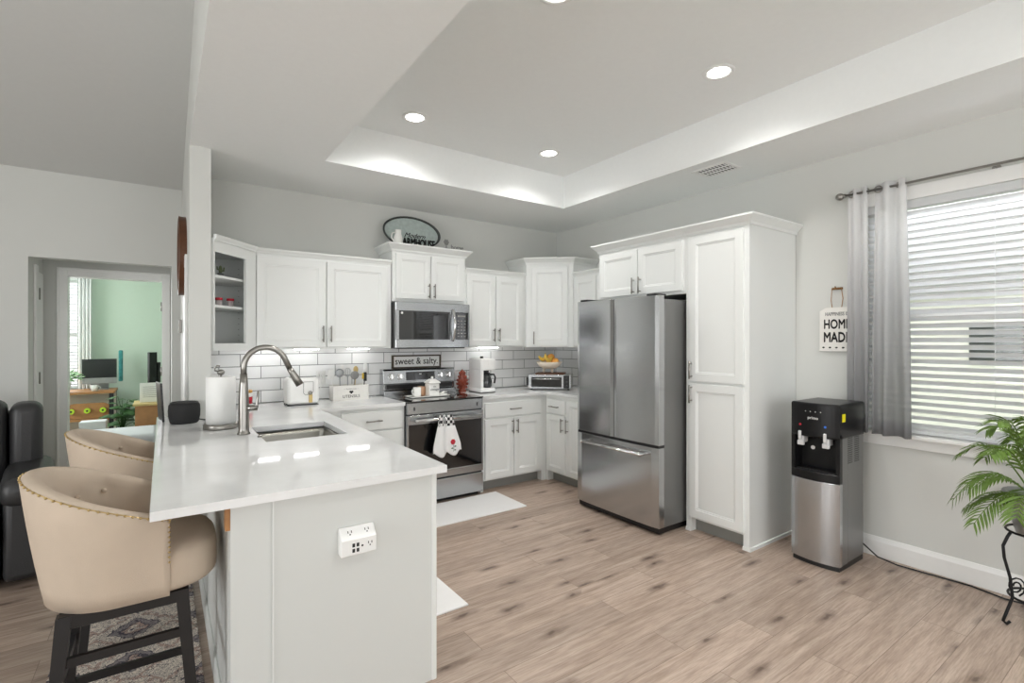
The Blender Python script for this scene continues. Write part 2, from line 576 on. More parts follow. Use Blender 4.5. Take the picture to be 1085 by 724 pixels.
class MB:
    """collects shapes, builds ONE mesh object"""

    def __init__(s):
        s.bm = bmesh.new()
        s.M = Matrix.Identity(4)
        s.mi = 0

    def _add(s, verts, faces, smooth=False):
        vs = [s.bm.verts.new(s.M @ Vector(v)) for v in verts]
        out = []
        for f in faces:
            try:
                fc = s.bm.faces.new([vs[i] for i in f])
                fc.smooth = smooth
                fc.material_index = s.mi
                out.append(fc)
            except ValueError:
                pass
        return vs, out

    def box(s, x0, y0, z0, x1, y1, z1, bev=0.0, seg=1):
        x0, x1 = min(x0, x1), max(x0, x1)
        y0, y1 = min(y0, y1), max(y0, y1)
        z0, z1 = min(z0, z1), max(z0, z1)
        v = [(x0, y0, z0), (x1, y0, z0), (x1, y1, z0), (x0, y1, z0), (x0, y0, z1), (x1, y0, z1), (x1, y1, z1), (x0, y1, z1)]
        f = [(0, 3, 2, 1), (4, 5, 6, 7), (0, 1, 5, 4), (1, 2, 6, 5), (2, 3, 7, 6), (3, 0, 4, 7)]
        vs, fs = s._add(v, f)
        if bev > 0:
            es = list({e for fc in fs for e in fc.edges})
            r = bmesh.ops.bevel(s.bm, geom=es, offset=bev, segments=seg, affect='EDGES', profile=0.5)
            for fc in r['faces']:
                fc.material_index = s.mi
                fc.smooth = seg > 1
        return s

    def prism(s, poly, z0, z1, axis='z', bev=0.0, seg=1, smooth=False):
        n = len(poly)

        def P(a, b, c):
            if axis == 'z':
                return (a, b, c)
            if axis == 'y':
                return (a, c, b)
            return (c, a, b)
        v = [P(a, b, z0) for a, b in poly]+[P(a, b, z1) for a, b in poly]
        f = [tuple(range(n))[::-1], tuple(range(n, 2*n))]+[(i, (i+1) % n, n+(i+1) % n, n+i) for i in range(n)]
        vs, fs = s._add(v, f)
        if smooth:
            for fc in fs[2:]:
                fc.smooth = True
        bmesh.ops.recalc_face_normals(s.bm, faces=fs)
        if bev > 0:
            es = list({e for fc in fs[:2] for e in fc.edges})
            r = bmesh.ops.bevel(s.bm, geom=es, offset=bev, segments=seg, affect='EDGES', profile=0.5)
            for fc in r['faces']:
                fc.material_index = s.mi
        return s

    def ring(s, rings, closed=True, cap=True, smooth=True):
        """rings: list of lists of points of equal length"""
        n = len(rings[0])
        v = [p for r in rings for p in r]
        f = []
        for i in range(len(rings)-1):
            for j in range(n if closed else n-1):
                a = i*n+j
                b = i*n+(j+1) % n
                f.append((a, b, b+n, a+n))
        vs, fs = s._add(v, f, smooth)
        if cap:
            for base, rev in ((0, True), ((len(rings)-1)*n, False)):
                idx = [vs[base+j] for j in range(n)]
                if rev:
                    idx = idx[::-1]
                try:
                    fc = s.bm.faces.new(idx)
                    fc.material_index = s.mi
                    fs.append(fc)
                except ValueError:
                    pass
        bmesh.ops.recalc_face_normals(s.bm, faces=fs)
        return s

    def cyl(s, p0, p1, r0, r1=None, seg=20, smooth=True):
        if r1 is None:
            r1 = r0
        p0, p1 = Vector(p0), Vector(p1)
        d = (p1-p0).normalized()
        a = d.orthogonal().normalized()
        b = d.cross(a)
        rs = []
        for p, r in ((p0, r0), (p1, r1)):
            rs.append([tuple(p+(a*math.cos(2*PI*k/seg)+b*math.sin(2*PI*k/seg))*r) for k in range(seg)])
        return s.ring(rs, smooth=smooth)

    def tube(s, pts, r, seg=10):
        pts = [Vector(p) for p in pts]
        rs = []
        a = None
        for i, p in enumerate(pts):
            t = (pts[min(i+1, len(pts)-1)]-pts[max(i-1, 0)]).normalized()
            if a is None:
                a = t.orthogonal().normalized()
            a = (a-t*a.dot(t)).normalized()
            b = t.cross(a)
            rr = r[i] if isinstance(r, (list, tuple)) else r
            rs.append([tuple(p+(a*math.cos(2*PI*k/seg)+b*math.sin(2*PI*k/seg))*rr) for k in range(seg)])
        return s.ring(rs)

    def lathe(s, prof, c=(0, 0, 0), seg=28, sx=1, sy=1, cap=True):
        rs = []
        for r, z in prof:
            r = max(r, 0.0004)
            rs.append([(c[0]+r*sx*math.cos(2*PI*k/seg), c[1]+r*sy*math.sin(2*PI*k/seg), c[2]+z) for k in range(seg)])
        return s.ring(rs, cap=cap)

    def ball(s, c, rx, ry=None, rz=None, seg=16, n=10):
        ry = rx if ry is None else ry
        rz = rx if rz is None else rz
        rs = []
        for i in range(n+1):
            a = -PI/2+PI*i/n
            rr = max(math.cos(a), 0.002)
            rs.append([(c[0]+rx*rr*math.cos(2*PI*k/seg), c[1]+ry*rr*math.sin(2*PI*k/seg), c[2]+rz*math.sin(a)) for k in range(seg)])
        return s.ring(rs)

    def sweep(s, path, prof, closed=False, side=1):
        """prof (offset,z) swept along plan polyline path; offset to the right*side of travel"""
        pts = [Vector((p[0], p[1])) for p in path]
        n = len(pts)
        rings = []
        for i in range(n):
            if closed or 0 < i < n-1:
                d0 = (pts[i]-pts[i-1]).normalized()
                d1 = (pts[(i+1) % n]-pts[i]).normalized()
            elif i == 0:
                d0 = d1 = (pts[1]-pts[0]).normalized()
            else:
                d0 = d1 = (pts[-1]-pts[-2]).normalized()
            n0 = Vector((d0.y, -d0.x))*side
            n1 = Vector((d1.y, -d1.x))*side
            mn = (n0+n1).normalized()
            k = 1/max(0.3, mn.dot(n0))
            rings.append([(pts[i].x+mn.x*k*o, pts[i].y+mn.y*k*o, z) for o, z in prof])
        if closed:
            rings.append(rings[0])
        return s.ring(rings, closed=True, cap=not closed, smooth=False)

    def door_panel(s, x0, x1, z0, z1, t=0.02, rail=0.058, rec=0.009, y=0.0):
        """shaker front: back at y, front at y-t"""
        yf = y-t
        s.box(x0, yf+rec, z0, x1, y, z1, 0.0)
        # frame ring with sloped bead
        o = [(x0, z0), (x1, z0), (x1, z1), (x0, z1)]

        def off(d):
            return [(x0+d, z0+d), (x1-d, z0+d), (x1-d, z1-d), (x0+d, z1-d)]
        loops = [(off(0), yf+rec), (off(0), yf+0.003), (off(0.003), yf), (off(rail), yf), (off(rail+0.004), yf+0.004), (off(rail+0.012), yf+0.005), (off(rail+0.015), yf+rec+0.0005)]
        rs = [[(a, yy, b) for a, b in pl] for pl, yy in loops]
        s.ring(rs, cap=False, smooth=False)
        return s

    def build(s, name, m, parent=None, sharp=None):
        bm = s.bm
        me = bpy.data.meshes.new(name)
        if bm.verts:
            lo = Vector((min(v.co.x for v in bm.verts), min(v.co.y for v in bm.verts), min(v.co.z for v in bm.verts)))
            hi = Vector((max(v.co.x for v in bm.verts), max(v.co.y for v in bm.verts), max(v.co.z for v in bm.verts)))
            c = (lo+hi)/2
            c.z = lo.z
        else:
            c = Vector((0, 0, 0))
        if sharp == 'keep':
            c = Vector((0, 0, 0))
        bmesh.ops.translate(bm, verts=bm.verts, vec=-c)
        bm.to_mesh(me)
        bm.free()
        for mm in (m if isinstance(m, (list, tuple)) else [m]):
            me.materials.append(mm)
        o = bpy.data.objects.new(name, me)
        o.location = c
        COL.objects.link(o)
        if parent:
            o.parent = parent
        return o


def tag(o, label=None, cat=None, group=None, kind=None):
    if label:
        o['label'] = label
    if cat:
        o['category'] = cat
    if group:
        o['group'] = group
    if kind:
        o['kind'] = kind
    return o


def struct(o):
    o['kind'] = 'structure'
    return o


def thing(name, label, cat, loc=(0, 0, 0), rotz=0.0, group=None):
    o = bpy.data.objects.new(name, None)
    o.empty_display_size = 0.05
    COL.objects.link(o)
    o.location = loc
    o.rotation_euler = (0, 0, rotz)
    return tag(o, label, cat, group)


def copy_tree(o, parent=None):
    c = o.copy()
    COL.objects.link(c)
    c.parent = parent
    for ch in list(o.children):
        copy_tree(ch, c)
    return c


def text_mesh(txt, size, depth=0.0006, bold=0.0, shear=0.0, sx=1.0, fat=0.0):
    cu = bpy.data.curves.new('lettering', 'FONT')
    cu.body = txt
    cu.size = size
    cu.extrude = depth
    cu.offset = bold
    cu.shear = shear
    cu.align_x = 'CENTER'
    cu.align_y = 'CENTER'
    cu.resolution_u = 3
    o = bpy.data.objects.new('lettering', cu)
    COL.objects.link(o)
    bpy.context.view_layer.update()
    dg = bpy.context.evaluated_depsgraph_get()
    me = bpy.data.meshes.new_from_object(o.evaluated_get(dg))
    bpy.data.objects.remove(o)
    bpy.data.curves.remove(cu)
    if fat:
        bm = bmesh.new()
        bm.from_mesh(me)
        g0 = list(bm.verts)+list(bm.edges)+list(bm.faces)
        for dx, dz in ((fat, 0), (fat*2, 0), (fat, fat*0.7), (fat, -fat*0.7)):
            r = bmesh.ops.duplicate(bm, geom=g0)
            bmesh.ops.translate(bm, verts=[e for e in r['geom'] if isinstance(e, bmesh.types.BMVert)], vec=(dx-fat, dz, 0))
        bm.to_mesh(me)
        bm.free()
    if sx != 1.0:
        for v in me.vertices:
            v.co.x *= sx
    return me


def put_text(txt, size, m, loc, parent, name='lettering', rot=(PI/2, 0, 0), **k):
    me = text_mesh(txt, size, **k)
    me.materials.clear()
    me.materials.append(m)
    o = bpy.data.objects.new(name, me)
    o.location = loc
    o.rotation_euler = rot
    COL.objects.link(o)
    o.parent = parent
    return o


# ------------------------------------------------------------------ dimensions
WX = 3.92       # right wall
WY = 4.65       # kitchen back wall
CZ = 2.74       # ceiling
PX0, PX1 = 0.147, 0.27   # partition
PYN = 3.94      # near end of partition
LY = 5.5        # living far wall
RY = -2.5       # rear wall
LX = -4.5       # living left wall
T = 0.12


def livz(y):
    return 2.82+0.237*(LY-y)


# ------------------------------------------------------------------ setting
struct(MB().box(LX-T, RY-T, -0.06, WX+T, 9.45, 0).build('floor', M['floor'], sharp='keep'))

# kitchen ceiling with tray
tx0, tx1, ty0, ty1, tz = 0.962, 3.232, -0.35, 3.732, 3.05
b = MB()
b.box(PX1, ty1, CZ, WX, WY, CZ+0.02)
b.box(PX1, RY, CZ, WX, ty0, CZ+0.02)
b.box(PX1, ty0, CZ, tx0, ty1, CZ+0.02)
b.box(PX0, RY, CZ, PX1, PYN, CZ+0.004)
b.box(tx1, ty0, CZ, WX, ty1, CZ+0.02)
b.box(tx0-0.02, ty0-0.02, CZ+0.02, tx0, ty1+0.02, tz)
b.box(tx1, ty0-0.02, CZ+0.02, tx1+0.02, ty1+0.02, tz)
b.box(tx0, ty0-0.02, CZ+0.02, tx1, ty0, tz)
b.box(tx0, ty1, CZ+0.02, tx1, ty1+0.02, tz)
b.box(tx0-0.02, ty0-0.02, tz, tx1+0.02, ty1+0.02, tz+0.02)
struct(b.build('ceiling', M['ceil']))
# living ceiling (sloped)
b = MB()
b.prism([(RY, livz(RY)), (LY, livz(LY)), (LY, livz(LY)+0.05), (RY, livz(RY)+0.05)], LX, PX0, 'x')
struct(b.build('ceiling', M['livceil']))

struct(MB().box(PX1, WY, 0, WX+T, WY+T, 3.2).build('wall_back', M['wall']))
# partition with header
b = MB()
b.box(PX0, PYN, 0, PX1, LY, CZ)
b.prism([(RY, CZ+0.0045), (PYN, CZ+0.0045), (PYN, CZ), (LY, CZ), (LY, livz(LY)+0.04), (RY, livz(RY)+0.04)], PX0, PX1, 'x')
struct(b.build('wall_partition', M['wall']))

# right wall with window opening
wy0, wy1, wz0, wz1 = -0.35, 1.40, 0.84, 2.34
b = MB()
b.box(WX, RY-T, 0, WX+T, WY, wz0)
b.box(WX, RY-T, wz1, WX+T, WY, 3.2)
b.box(WX, wy1, wz0, WX+T, WY, wz1)
b.box(WX, RY-T, wz0, WX+T, wy0, wz1)
struct(b.build('wall_right', M['wall']))

# unseen rear wall with two added openings for light, left wall with one
b = MB()
zt = 4.9
for x0, x1, z0, z1 in ((LX-T, -3.4, 0, zt), (-0.4, 0.75, 0, zt), (3.45, WX, 0, zt), (-3.4, -0.4, 0, 0.4), (-3.4, -0.4, 2.6, zt), (0.75, 3.45, 0, 0.45), (0.75, 3.45, 2.45, zt)):
    b.box(x0, RY-T, z0, x1, RY, z1)
struct(b.build('wall_rear', M['wall']))
b = MB()
for y0, y1, z0, z1 in ((RY, -0.1, 0, zt), (2.5, 9.45, 0, zt), (-0.1, 2.5, 0, 0.5), (-0.1, 2.5, 2.5, zt)):
    b.box(LX-T, y0, z0, LX, y1, z1)
struct(b.build('wall_left', M['wall']))

# living far wall with hall opening
ox0, ox1, oz = -0.882, 0.07, 2.115
b = MB()
b.box(LX, LY, 0, ox0, LY+T, 3.0)
b.box(ox1, LY, 0, PX1, LY+T, 3.0)
b.box(ox0, LY, oz, ox1, LY+T, 3.0)
struct(b.build('wall_living', M['wall']))
# recess beyond: side walls, ceiling, inner wall with door opening
IY = 6.1
dx0, dx1, dz = -0.712, -0.004, 2.03
b = MB()
b.box(ox0-T, LY+T, 0, ox0, IY, 2.5)
b.box(ox1, LY+T, 0, ox1+T, IY, 2.5)
b.box(ox0-T, LY+T, 2.4, ox1+T, IY, 2.5)
b.box(-3.1, IY, 0, dx0-0.02, IY+T, 2.7)
b.box(dx1+0.02, IY, 0, 2.2, IY+T, 2.7)
b.box(dx0-0.02, IY, dz+0.02, dx1+0.02, IY+T, 2.7)
struct(b.build('wall_hall', M['wall']))
# green room
b = MB()
b.box(-3.1, 9.3, 0, -2.5, 9.42, 2.7)
b.box(-0.94, 9.3, 0, 2.2, 9.42, 2.7)
b.box(-2.5, 9.3, 0, -0.94, 9.42, 0.75)
b.box(-2.5, 9.3, 2.3, -0.94, 9.42, 2.7)
b.box(-3.22, IY, 0, -3.1, 9.42, 2.7)
b.box(2.2, IY, 0, 2.32, 9.42, 2.7)
b.box(-3.1, IY+T, 0, dx0-0.09, IY+T+0.01, 2.7)
struct(b.build('wall_green', M['green']))
struct(MB().box(-3.22, IY, 2.7, 2.32, 9.42, 2.75).build('ceiling', M['ceil']))

# inner door casing
b = MB()
cas = 0.07
for yy, s in ((IY, -1),):
    b.box(dx0-cas, yy-0.018, 0, dx0, yy, dz+cas, 0.004)
    b.box(dx1, yy-0.018, 0, dx1+cas, yy, dz+cas, 0.004)
    b.box(dx0, yy-0.018, dz, dx1, yy, dz+cas, 0.004)
    b.box(dx0-cas-0.004, yy-0.028, 0, dx0-cas+0.014, yy, dz+cas+0.01, 0.004)
    b.box(dx0-cas, yy-0.028, dz+cas-0.014, dx1+cas, yy, dz+cas+0.01, 0.004)
b.box(dx0-0.02, IY, 0, dx0, IY+T, dz)
b.box(dx1, IY, 0, dx1+0.02, IY+T, dz)
b.box(dx0-0.02, IY, dz, dx1+0.02, IY+T, dz+0.02)
o = struct(b.build('door_1', M['trim']))
for zz in (0.42, 1.13, 1.78):
    h = MB().box(dx1-0.004, IY+0.03, zz-0.045, dx1, IY+0.09, zz+0.045).cyl((dx1-0.006, IY+0.025, zz-0.045), (dx1-0.006, IY+0.025, zz+0.045), 0.006, seg=8).build('hinge', M['nickel'])
    h.parent = o
    h.location = Vector(h.location)-Vector(o.location)

# left side casing of the recess, with hinges
b = MB()
b.box(ox0, LY+0.20, 0, ox0+0.02, LY+0.30, 2.08, 0.004)
b.box(ox0, LY+0.30, 0, ox0+0.012, IY-0.06, 2.03, 0.003)
o = struct(b.build('door_2', M['trim']))
for zz in (1.12, 1.84):
    h = MB().box(ox0+0.012, LY+0.31, zz-0.045, ox0+0.018, LY+0.36, zz+0.045).cyl((ox0+0.022, LY+0.31, zz-0.05), (ox0+0.022, LY+0.31, zz+0.05), 0.007, seg=8).build('hinge', M['nickel'])
    h.parent = o
    h.location = Vector(h.location)-Vector(o.location)

# white door on the living side of the partition
b = MB()
b.box(PX0-0.018, 4.2, 0, PX0, 4.28, 2.05, 0.003)
b.box(PX0-0.018, 5.0, 0, PX0, 5.08, 2.05, 0.003)
b.box(PX0-0.018, 4.28, 1.97, PX0, 5.0, 2.05, 0.003)
b.box(PX0-0.008, 4.28, 0, PX0, 5.0, 1.97)
o = struct(b.build('door_3', M['trim']))

# baseboards
bp = [(0, 0), (0.014, 0), (0.014, 0.1), (0.009, 0.118), (0.006, 0.13), (0, 0.13)]
struct(MB().sweep([(WX, 1.86), (WX, RY)], bp).build('baseboard_right', M['trim']))
struct(MB().sweep([(ox0-0.0, LY), (LX, LY)], bp, side=-1).build('baseboard_living', M['trim']))
struct(MB().sweep([(PX0, PYN+0.07), (PX0, 4.2)], bp, side=-1).build('baseboard_partition', M['trim']))

# backsplash tile on back and right wall
b = MB()
b.box(PX1, WY-0.008, 0.9145, WX, WY, 1.369)
b.box(WX-0.008, 3.3, 0.9145, WX, WY-0.008, 1.369)
struct(b.build('trim_1', M['tile'], sharp='keep'))

# ------------------------------------------------------------------ windows


def window_unit(name, M4, w, h, pane=True):
    """window facing local -y, sill at z 0, x 0..w"""
    root = bpy.data.objects.new(name, None)
    COL.objects.link(root)
    root.matrix_world = M4
    root['kind'] = 'structure'
    f = MB()
    c = 0.045
    f.box(0, 0.05, 0, c, 0.1, h)
    f.box(w-c, 0.05, 0, w, 0.1, h)
    f.box(c, 0.05, 0, w-c, 0.1, c)
    f.box(c, 0.05, h-c, w-c, 0.1, h)
    f.box(c, 0.055, h/2-0.02, w-c, 0.09, h/2+0.02)
    f.build('window_frame', M['trim'], root)
    if pane:
        MB().box(c, 0.07, c, w-c, 0.074, h-c).build('pane', M['glass'], root)
    return root


Rm90 = Matrix.Rotation(-PI/2, 4, 'Z')
# right wall window: local x runs towards -Y
wr = window_unit('window_1', Matrix.Translation((WX, wy1, wz0)) @ Rm90, wy1-wy0, wz1-wz0)
b = MB()
W_, H_ = wy1-wy0, wz1-wz0
b.box(-0.08, -0.018, -0.002, -0.0, 0, H_+0.0, 0.003)
b.box(W_, -0.018, -0.002, W_+0.08, 0, H_, 0.003)
b.box(-0.08, -0.02, H_, W_+0.08, 0, H_+0.085, 0.003)
b.build('window_casing', M['trim'], wr)
b = MB()
b.box(-0.1, -0.05, -0.025, W_+0.1, 0.05, 0, 0.004)
b.box(-0.08, -0.018, -0.09, W_+0.08, 0, -0.025, 0.003)
b.build('window_sill', M['trim'], wr)
window_unit('added_window_2', Matrix.Translation((3.45, RY, 0.45)) @ Matrix.Rotation(PI, 4, 'Z'), 2.7, 2.0, False)  # unseen frames, this and next two, in openings added to let light in
window_unit('added_window_3', Matrix.Translation((-0.4, RY, 0.4)) @ Matrix.Rotation(PI, 4, 'Z'), 3.0, 2.2, False)
window_unit('added_window_4', Matrix.Translation((LX, -0.1, 0.5)) @ Matrix.Rotation(PI/2, 4, 'Z'), 2.6, 2.0, False)
window_unit('window_5', Matrix.Translation((-2.5, 9.3, 0.75)), 1.56, 1.55)


def blinds(name, label, M4, w, h, pitch=0.043, slat=0.05, tilt=22):
    r = thing(name, label, 'blinds')
    r.matrix_world = M4
    b = MB()
    b.box(0.005, -0.012, h-0.055, w-0.005, 0.042, h-0.002, 0.004)
    b.build('head_rail', M['blind'], r)
    b = MB()
    n = int((h-0.1)/pitch)
    t = math.radians(tilt)
    for i in range(n):
        z = h-0.085-i*pitch
        cy, cz = 0.015, z
        pr = []
        for k in range(5):
            u = -slat/2+slat*k/4
            cv = 0.003*(1-(2*u/slat)**2)
            pr.append((cy+u*math.cos(t)-cv*math.sin(t), cz+u*math.sin(t)+cv*math.cos(t)))
        pr2 = [(a, c-0.0025) for a, c in pr[::-1]]
        b.prism(pr+pr2, 0.01, w-0.01, 'x')
    b.build('slats', M['blind'], r)
    b = MB()
    zb = h-0.085-n*pitch
    b.box(0.01, -0.008, zb-0.01, w-0.01, 0.038, zb+0.012, 0.003)
    b.build('bottom_rail', M['blind'], r)
    b = MB()
    k = 0.18
    while k < w:
        b.cyl((k, 0.015-slat/2-0.001, zb), (k, 0.015-slat/2-0.001, h-0.05), 0.0012, seg=6)
        k += (w-0.36)/3
    b.build('ladder_cord', M['blind'], r)
    return r


blinds('window_blinds', 'wide white slatted blinds half open in the bright window above the palm', Matrix.Translation((WX, wy1-0.002, wz0)) @ Rm90, W_-0.004, H_, 0.045, 0.05, -33)
blinds('window_blinds', 'white slatted blinds in the green room window behind the potted desk plant', Matrix.Translation((-2.5, 9.27, 0.75)), 1.56, 1.6, 0.045, 0.05, 20)

# curtain rod
b = thing('curtain_rod', 'thin nickel curtain rod with round end knob above the window blinds', 'curtain rod', (WX-0.09, 1.37, 2.43))
RX = WX-0.09
MB().cyl((0, 0.13, 0), (0, -2.1, 0), 0.008, seg=12).build('rod', M['nickel'], b)
MB().ball((0, 0.155, 0), 0.026, 0.026, 0.026).cyl((0, 0.12, 0), (0, 0.135, 0), 0.014).build('finial', M['nickel'], b)
for yy in (0.10, -0.62):
    MB().cyl((0, yy, 0), (0.09, yy, 0), 0.006, seg=10).cyl((0.082, yy, 0), (0.09, yy, 0), 0.02).build('bracket', M['nickel'], b)


def curtain(name, label, y0, y1, ztop, zbot, folds, amp, bow=0.0, parent=None, m=None, x=None, flare=0.0):
    """sheer hanging along Y from y0 to y1"""
    nu, nv = folds*12, 30
    b = MB()
    rings = []
    X0 = RX if x is None else x
    for j in range(nv+1):
        f = j/nv
        z = ztop+(zbot-ztop)*f
        row = []
        for i in range(nu+1):
            u = i/nu
            a = amp*(0.55+0.45*f)
            yy = y0+(y1-y0)*u
            yy += flare*f*(u-0.2)
            yy += 0.008*math.sin(u*folds*5.1+f*3)*f
            row.append((X0+a*math.sin(u*folds*2*PI)+bow*f, yy, z))
        rings.append(row)
    n = nu+1
    v = [p for r in rings for p in r]
    fcs = [(i*n+j, i*n+j+1, (i+1)*n+j+1, (i+1)*n+j) for i in range(nv) for j in range(n-1)]
    b._add(v, fcs, True)
    return b


c1 = curtain('c', '', 1.475, 1.36, 2.465, 0.83, 2, 0.022, 0.0, flare=-0.01).build('curtain', M['curtain'])
sol = c1.modifiers.new('s', 'SOLIDIFY')
sol.thickness = 0.0012
tag(c1, 'grey and white sheer curtain panel nearest the cabinets, overlapping the wall sign', 'curtain')
c2 = curtain('c', '', 1.315, 1.15, 2.465, 0.83, 2, 0.035, -0.03, flare=-0.05).build('curtain', M['curtain'])
sol = c2.modifiers.new('s', 'SOLIDIFY')
sol.thickness = 0.0012
tag(c2, 'grey and white sheer curtain panel hanging over the edge of the blinds', 'curtain')
for cc, ys in ((c1, (1.45, 1.37)), (c2, (1.30, 1.18))):
    for y in ys:
        b = MB()
        rs = []
        g = b.tube([(RX+0.001, y+0.02*math.cos(a)*1.0, 2.43+0.02*math.sin(a)) for a in [2*PI*k/16 for k in range(17)]], 0.005, 8)
        o = b.build('grommet', M['nickel'])
        o.parent = cc
        o.location = Vector(o.location)-Vector(cc.location)

# outside
struct(MB().box(4.3, -12, -0.5, 16, 12, -0.4).build('ground', M['grass']))
h = thing('neighbour_house', 'pale house with dark windows seen through the blinds', 'house', (9.5, 1.0, -0.4))
b = MB().box(0, -6, 0, 4, 5, 2.5)
for k in range(14):
    b.box(-0.02, -6, 0.05+k*0.17, 0, 5, 0.2+k*0.17)
b.build('wall', M['siding'], h)
MB().prism([(-6.3, 2.5), (5.3, 2.5), (3.3, 3.6), (-4.3, 3.6)], -0.3, 4.2, 'x').build('roof', M['greyprint'], h)
for yy in (-3.0, 0.35):
    MB().box(-0.05, yy, 1.5, -0.02, yy+0.75, 2.1).build('window', M['screen'], h)

# green room curtain
b = curtain('c', '', 0, 0, 2.4, 0.3, 4, 0.02)
b.bm.free()
b = MB()
nu, nv = 36, 4
pts = []
for j in range(nv+1):
    for i in range(nu+1):
        pts.append((-0.975+0.155*i/nu, 9.19+0.025*math.sin(i/nu*4*2*PI), 2.4+(0.15-2.4)*j/nv))
b._add(pts, [(j*(nu+1)+i, j*(nu+1)+i+1, (j+1)*(nu+1)+i+1, (j+1)*(nu+1)+i) for j in range(nv) for i in range(nu)], True)
M['sheer'] = mat('white_sheer', rgb(238, 240, 240), 0.9)
o = b.build('curtain', M['sheer'])
o.modifiers.new('s', 'SOLIDIFY').thickness = 0.0015
tag(o, 'plain white sheer curtain against the green wall of the far room', 'curtain')

# ------------------------------------------------------------------ ceiling lights and vent


def downlight(x, y, label, power=9):
    t = thing('recessed_light', label, 'ceiling light', (x, y, tz), group=None)
    b = MB()
    b.lathe([(0.062, 0.002), (0.066, -0.006), (0.082, -0.008), (0.092, -0.003), (0.092, -0.0002), (0.062, 0.0)], seg=36, cap=False)
    b.build('trim_ring', M['trim'], t)
    MB().lathe([(0.0, -0.003), (0.062, -0.003), (0.062, -0.001), (0, -0.001)], seg=32).build('lens', M['lens'], t)
    if 'outside' in label:
        t['group'] = 'recessed lights outside the photo'
    d = bpy.data.lights.new('recessed_light_beam', 'SPOT')
    d.energy = power
    d.spot_size = math.radians(150)
    d.spot_blend = 1
    d.shadow_soft_size = 0.06
    d.color = (1, 0.985, 0.96)
    o = bpy.data.objects.new('recessed_light_beam', d)
    o.location = (0, 0, -0.02)
    COL.objects.link(o)
    o.parent = t


downlight(1.49, 3.35, 'round recessed ceiling light over the range side, left of the two rear ones', 32)
downlight(2.72, 3.33, 'round recessed ceiling light nearest the inner corner of the tray ceiling', 32)
downlight(2.73, 1.74, 'largest looking round recessed ceiling light, nearest the air vent', 32)
downlight(1.49, 1.77, 'round recessed ceiling light cut off by the top of the photo', 32)
for xx in (1.49, 2.72):
    downlight(xx, 0.15, 'recessed ceiling light outside the photo, above the viewer', 30)

t = thing('air_vent', 'white rectangular louvred air vent in the ceiling beyond the tray', 'vent', (3.45, 2.22, CZ))
b = MB()
b.box(-0.11, -0.145, -0.006, 0.11, -0.12, 0, 0.002)
b.box(-0.11, 0.12, -0.006, 0.11, 0.145, 0, 0.002)
b.box(-0.11, -0.12, -0.006, -0.085, 0.12, 0, 0.002)
b.box(0.085, -0.12, -0.006, 0.11, 0.12, 0, 0.002)
b.build('frame', M['trim'], t)
MB().box(-0.085, -0.12, -0.0025, 0.085, 0.12, -0.0005).build('backing', M['steeldark'], t)
b = MB()
for k in range(9):
    y = -0.112+k*0.027
    b.prism([(y, -0.003), (y+0.003, -0.003), (y+0.005, -0.007), (y+0.002, -0.007)], -0.085, 0.085, 'x')
for x in (-0.03, 0.03):
    b.box(x-0.004, -0.12, -0.0078, x+0.004, 0.12, -0.003)
b.build('louvre', M['trim'], t)

# ------------------------------------------------------------------ cabinets


def handle_v(parent, x, zc, y, ln=0.135):
    b = MB()
    b.cyl((x, y-0.032, zc-ln/2), (x, y-0.032, zc+ln/2), 0.006, seg=10)
    for s in (-1, 1):
        b.cyl((x, y, zc+s*ln*0.36), (x, y-0.032, zc+s*ln*0.36), 0.005, seg=8)
    return b.build('handle', M['nickel'], parent)


def handle_h(parent, xc, z, y, ln=0.135):
    b = MB()
    b.cyl((xc-ln/2, y-0.032, z), (xc+ln/2, y-0.032, z), 0.006, seg=10)
    for s in (-1, 1):
        b.cyl((xc+s*ln*0.36, y, z), (xc+s*ln*0.36, y-0.032, z), 0.005, seg=8)
    return b.build('handle', M['nickel'], parent)


def sub(part, child):
    """re-parent child (built in thing space) under part"""
    child.location = Vector(child.location)-Vector(part.location)
    child.parent = part


def add_door(t, x0, x1, z0, z1, hx=None, hz=None, rail=0.058):
    d = MB().door_panel(x0, x1, z0, z1, rail=rail).build('door', M['cab'], t)
    if hx is not None:
        hh = handle_v(t, hx, hz, -0.02)
        sub(d, hh)
    return d


def add_drawer(t, x0, x1, z0, z1, hx='c'):
    b = MB().box(x0, -0.02, z0, x1, 0, z1, 0.006, 2)
    d = b.build('drawer', M['cab'], t)
    if hx is not None:
        hh = handle_h(t, (x0+x1)/2, (z0+z1)/2, -0.02)
        sub(d, hh)
    return d


CROWN = [(0, 0), (0.012, 0), (0.016, 0.018), (0.03, 0.032), (0.048, 0.05), (0.056, 0.056), (0.056, 0.07), (0, 0.07)]
SMALLCR = [(0, 0), (0.008, 0), (0.012, 0.012), (0.022, 0.024), (0.026, 0.03), (0.026, 0.04), (0, 0.04)]

# left pair of uppers
t = thing('upper_cabinet', 'white two-door wall cabinet between the open shelf corner and the microwave', 'cabinet', (0.585, 4.33, 0))
MB().box(0, 0, 1.37, 1.11, WY-4.332, 2.14).build('body', M['cab'], t)
add_door(t, 0.014, 0.536, 1.385, 2.1, 0.508, 1.495)
add_door(t, 0.544, 1.066, 1.385, 2.1, 0.572, 1.495)
MB().sweep([(0.0, 0), (1.108, 0)], [(o_, 2.125+z_) for o_, z_ in SMALLCR], side=1).build('crown_moulding', M['cab'], t)

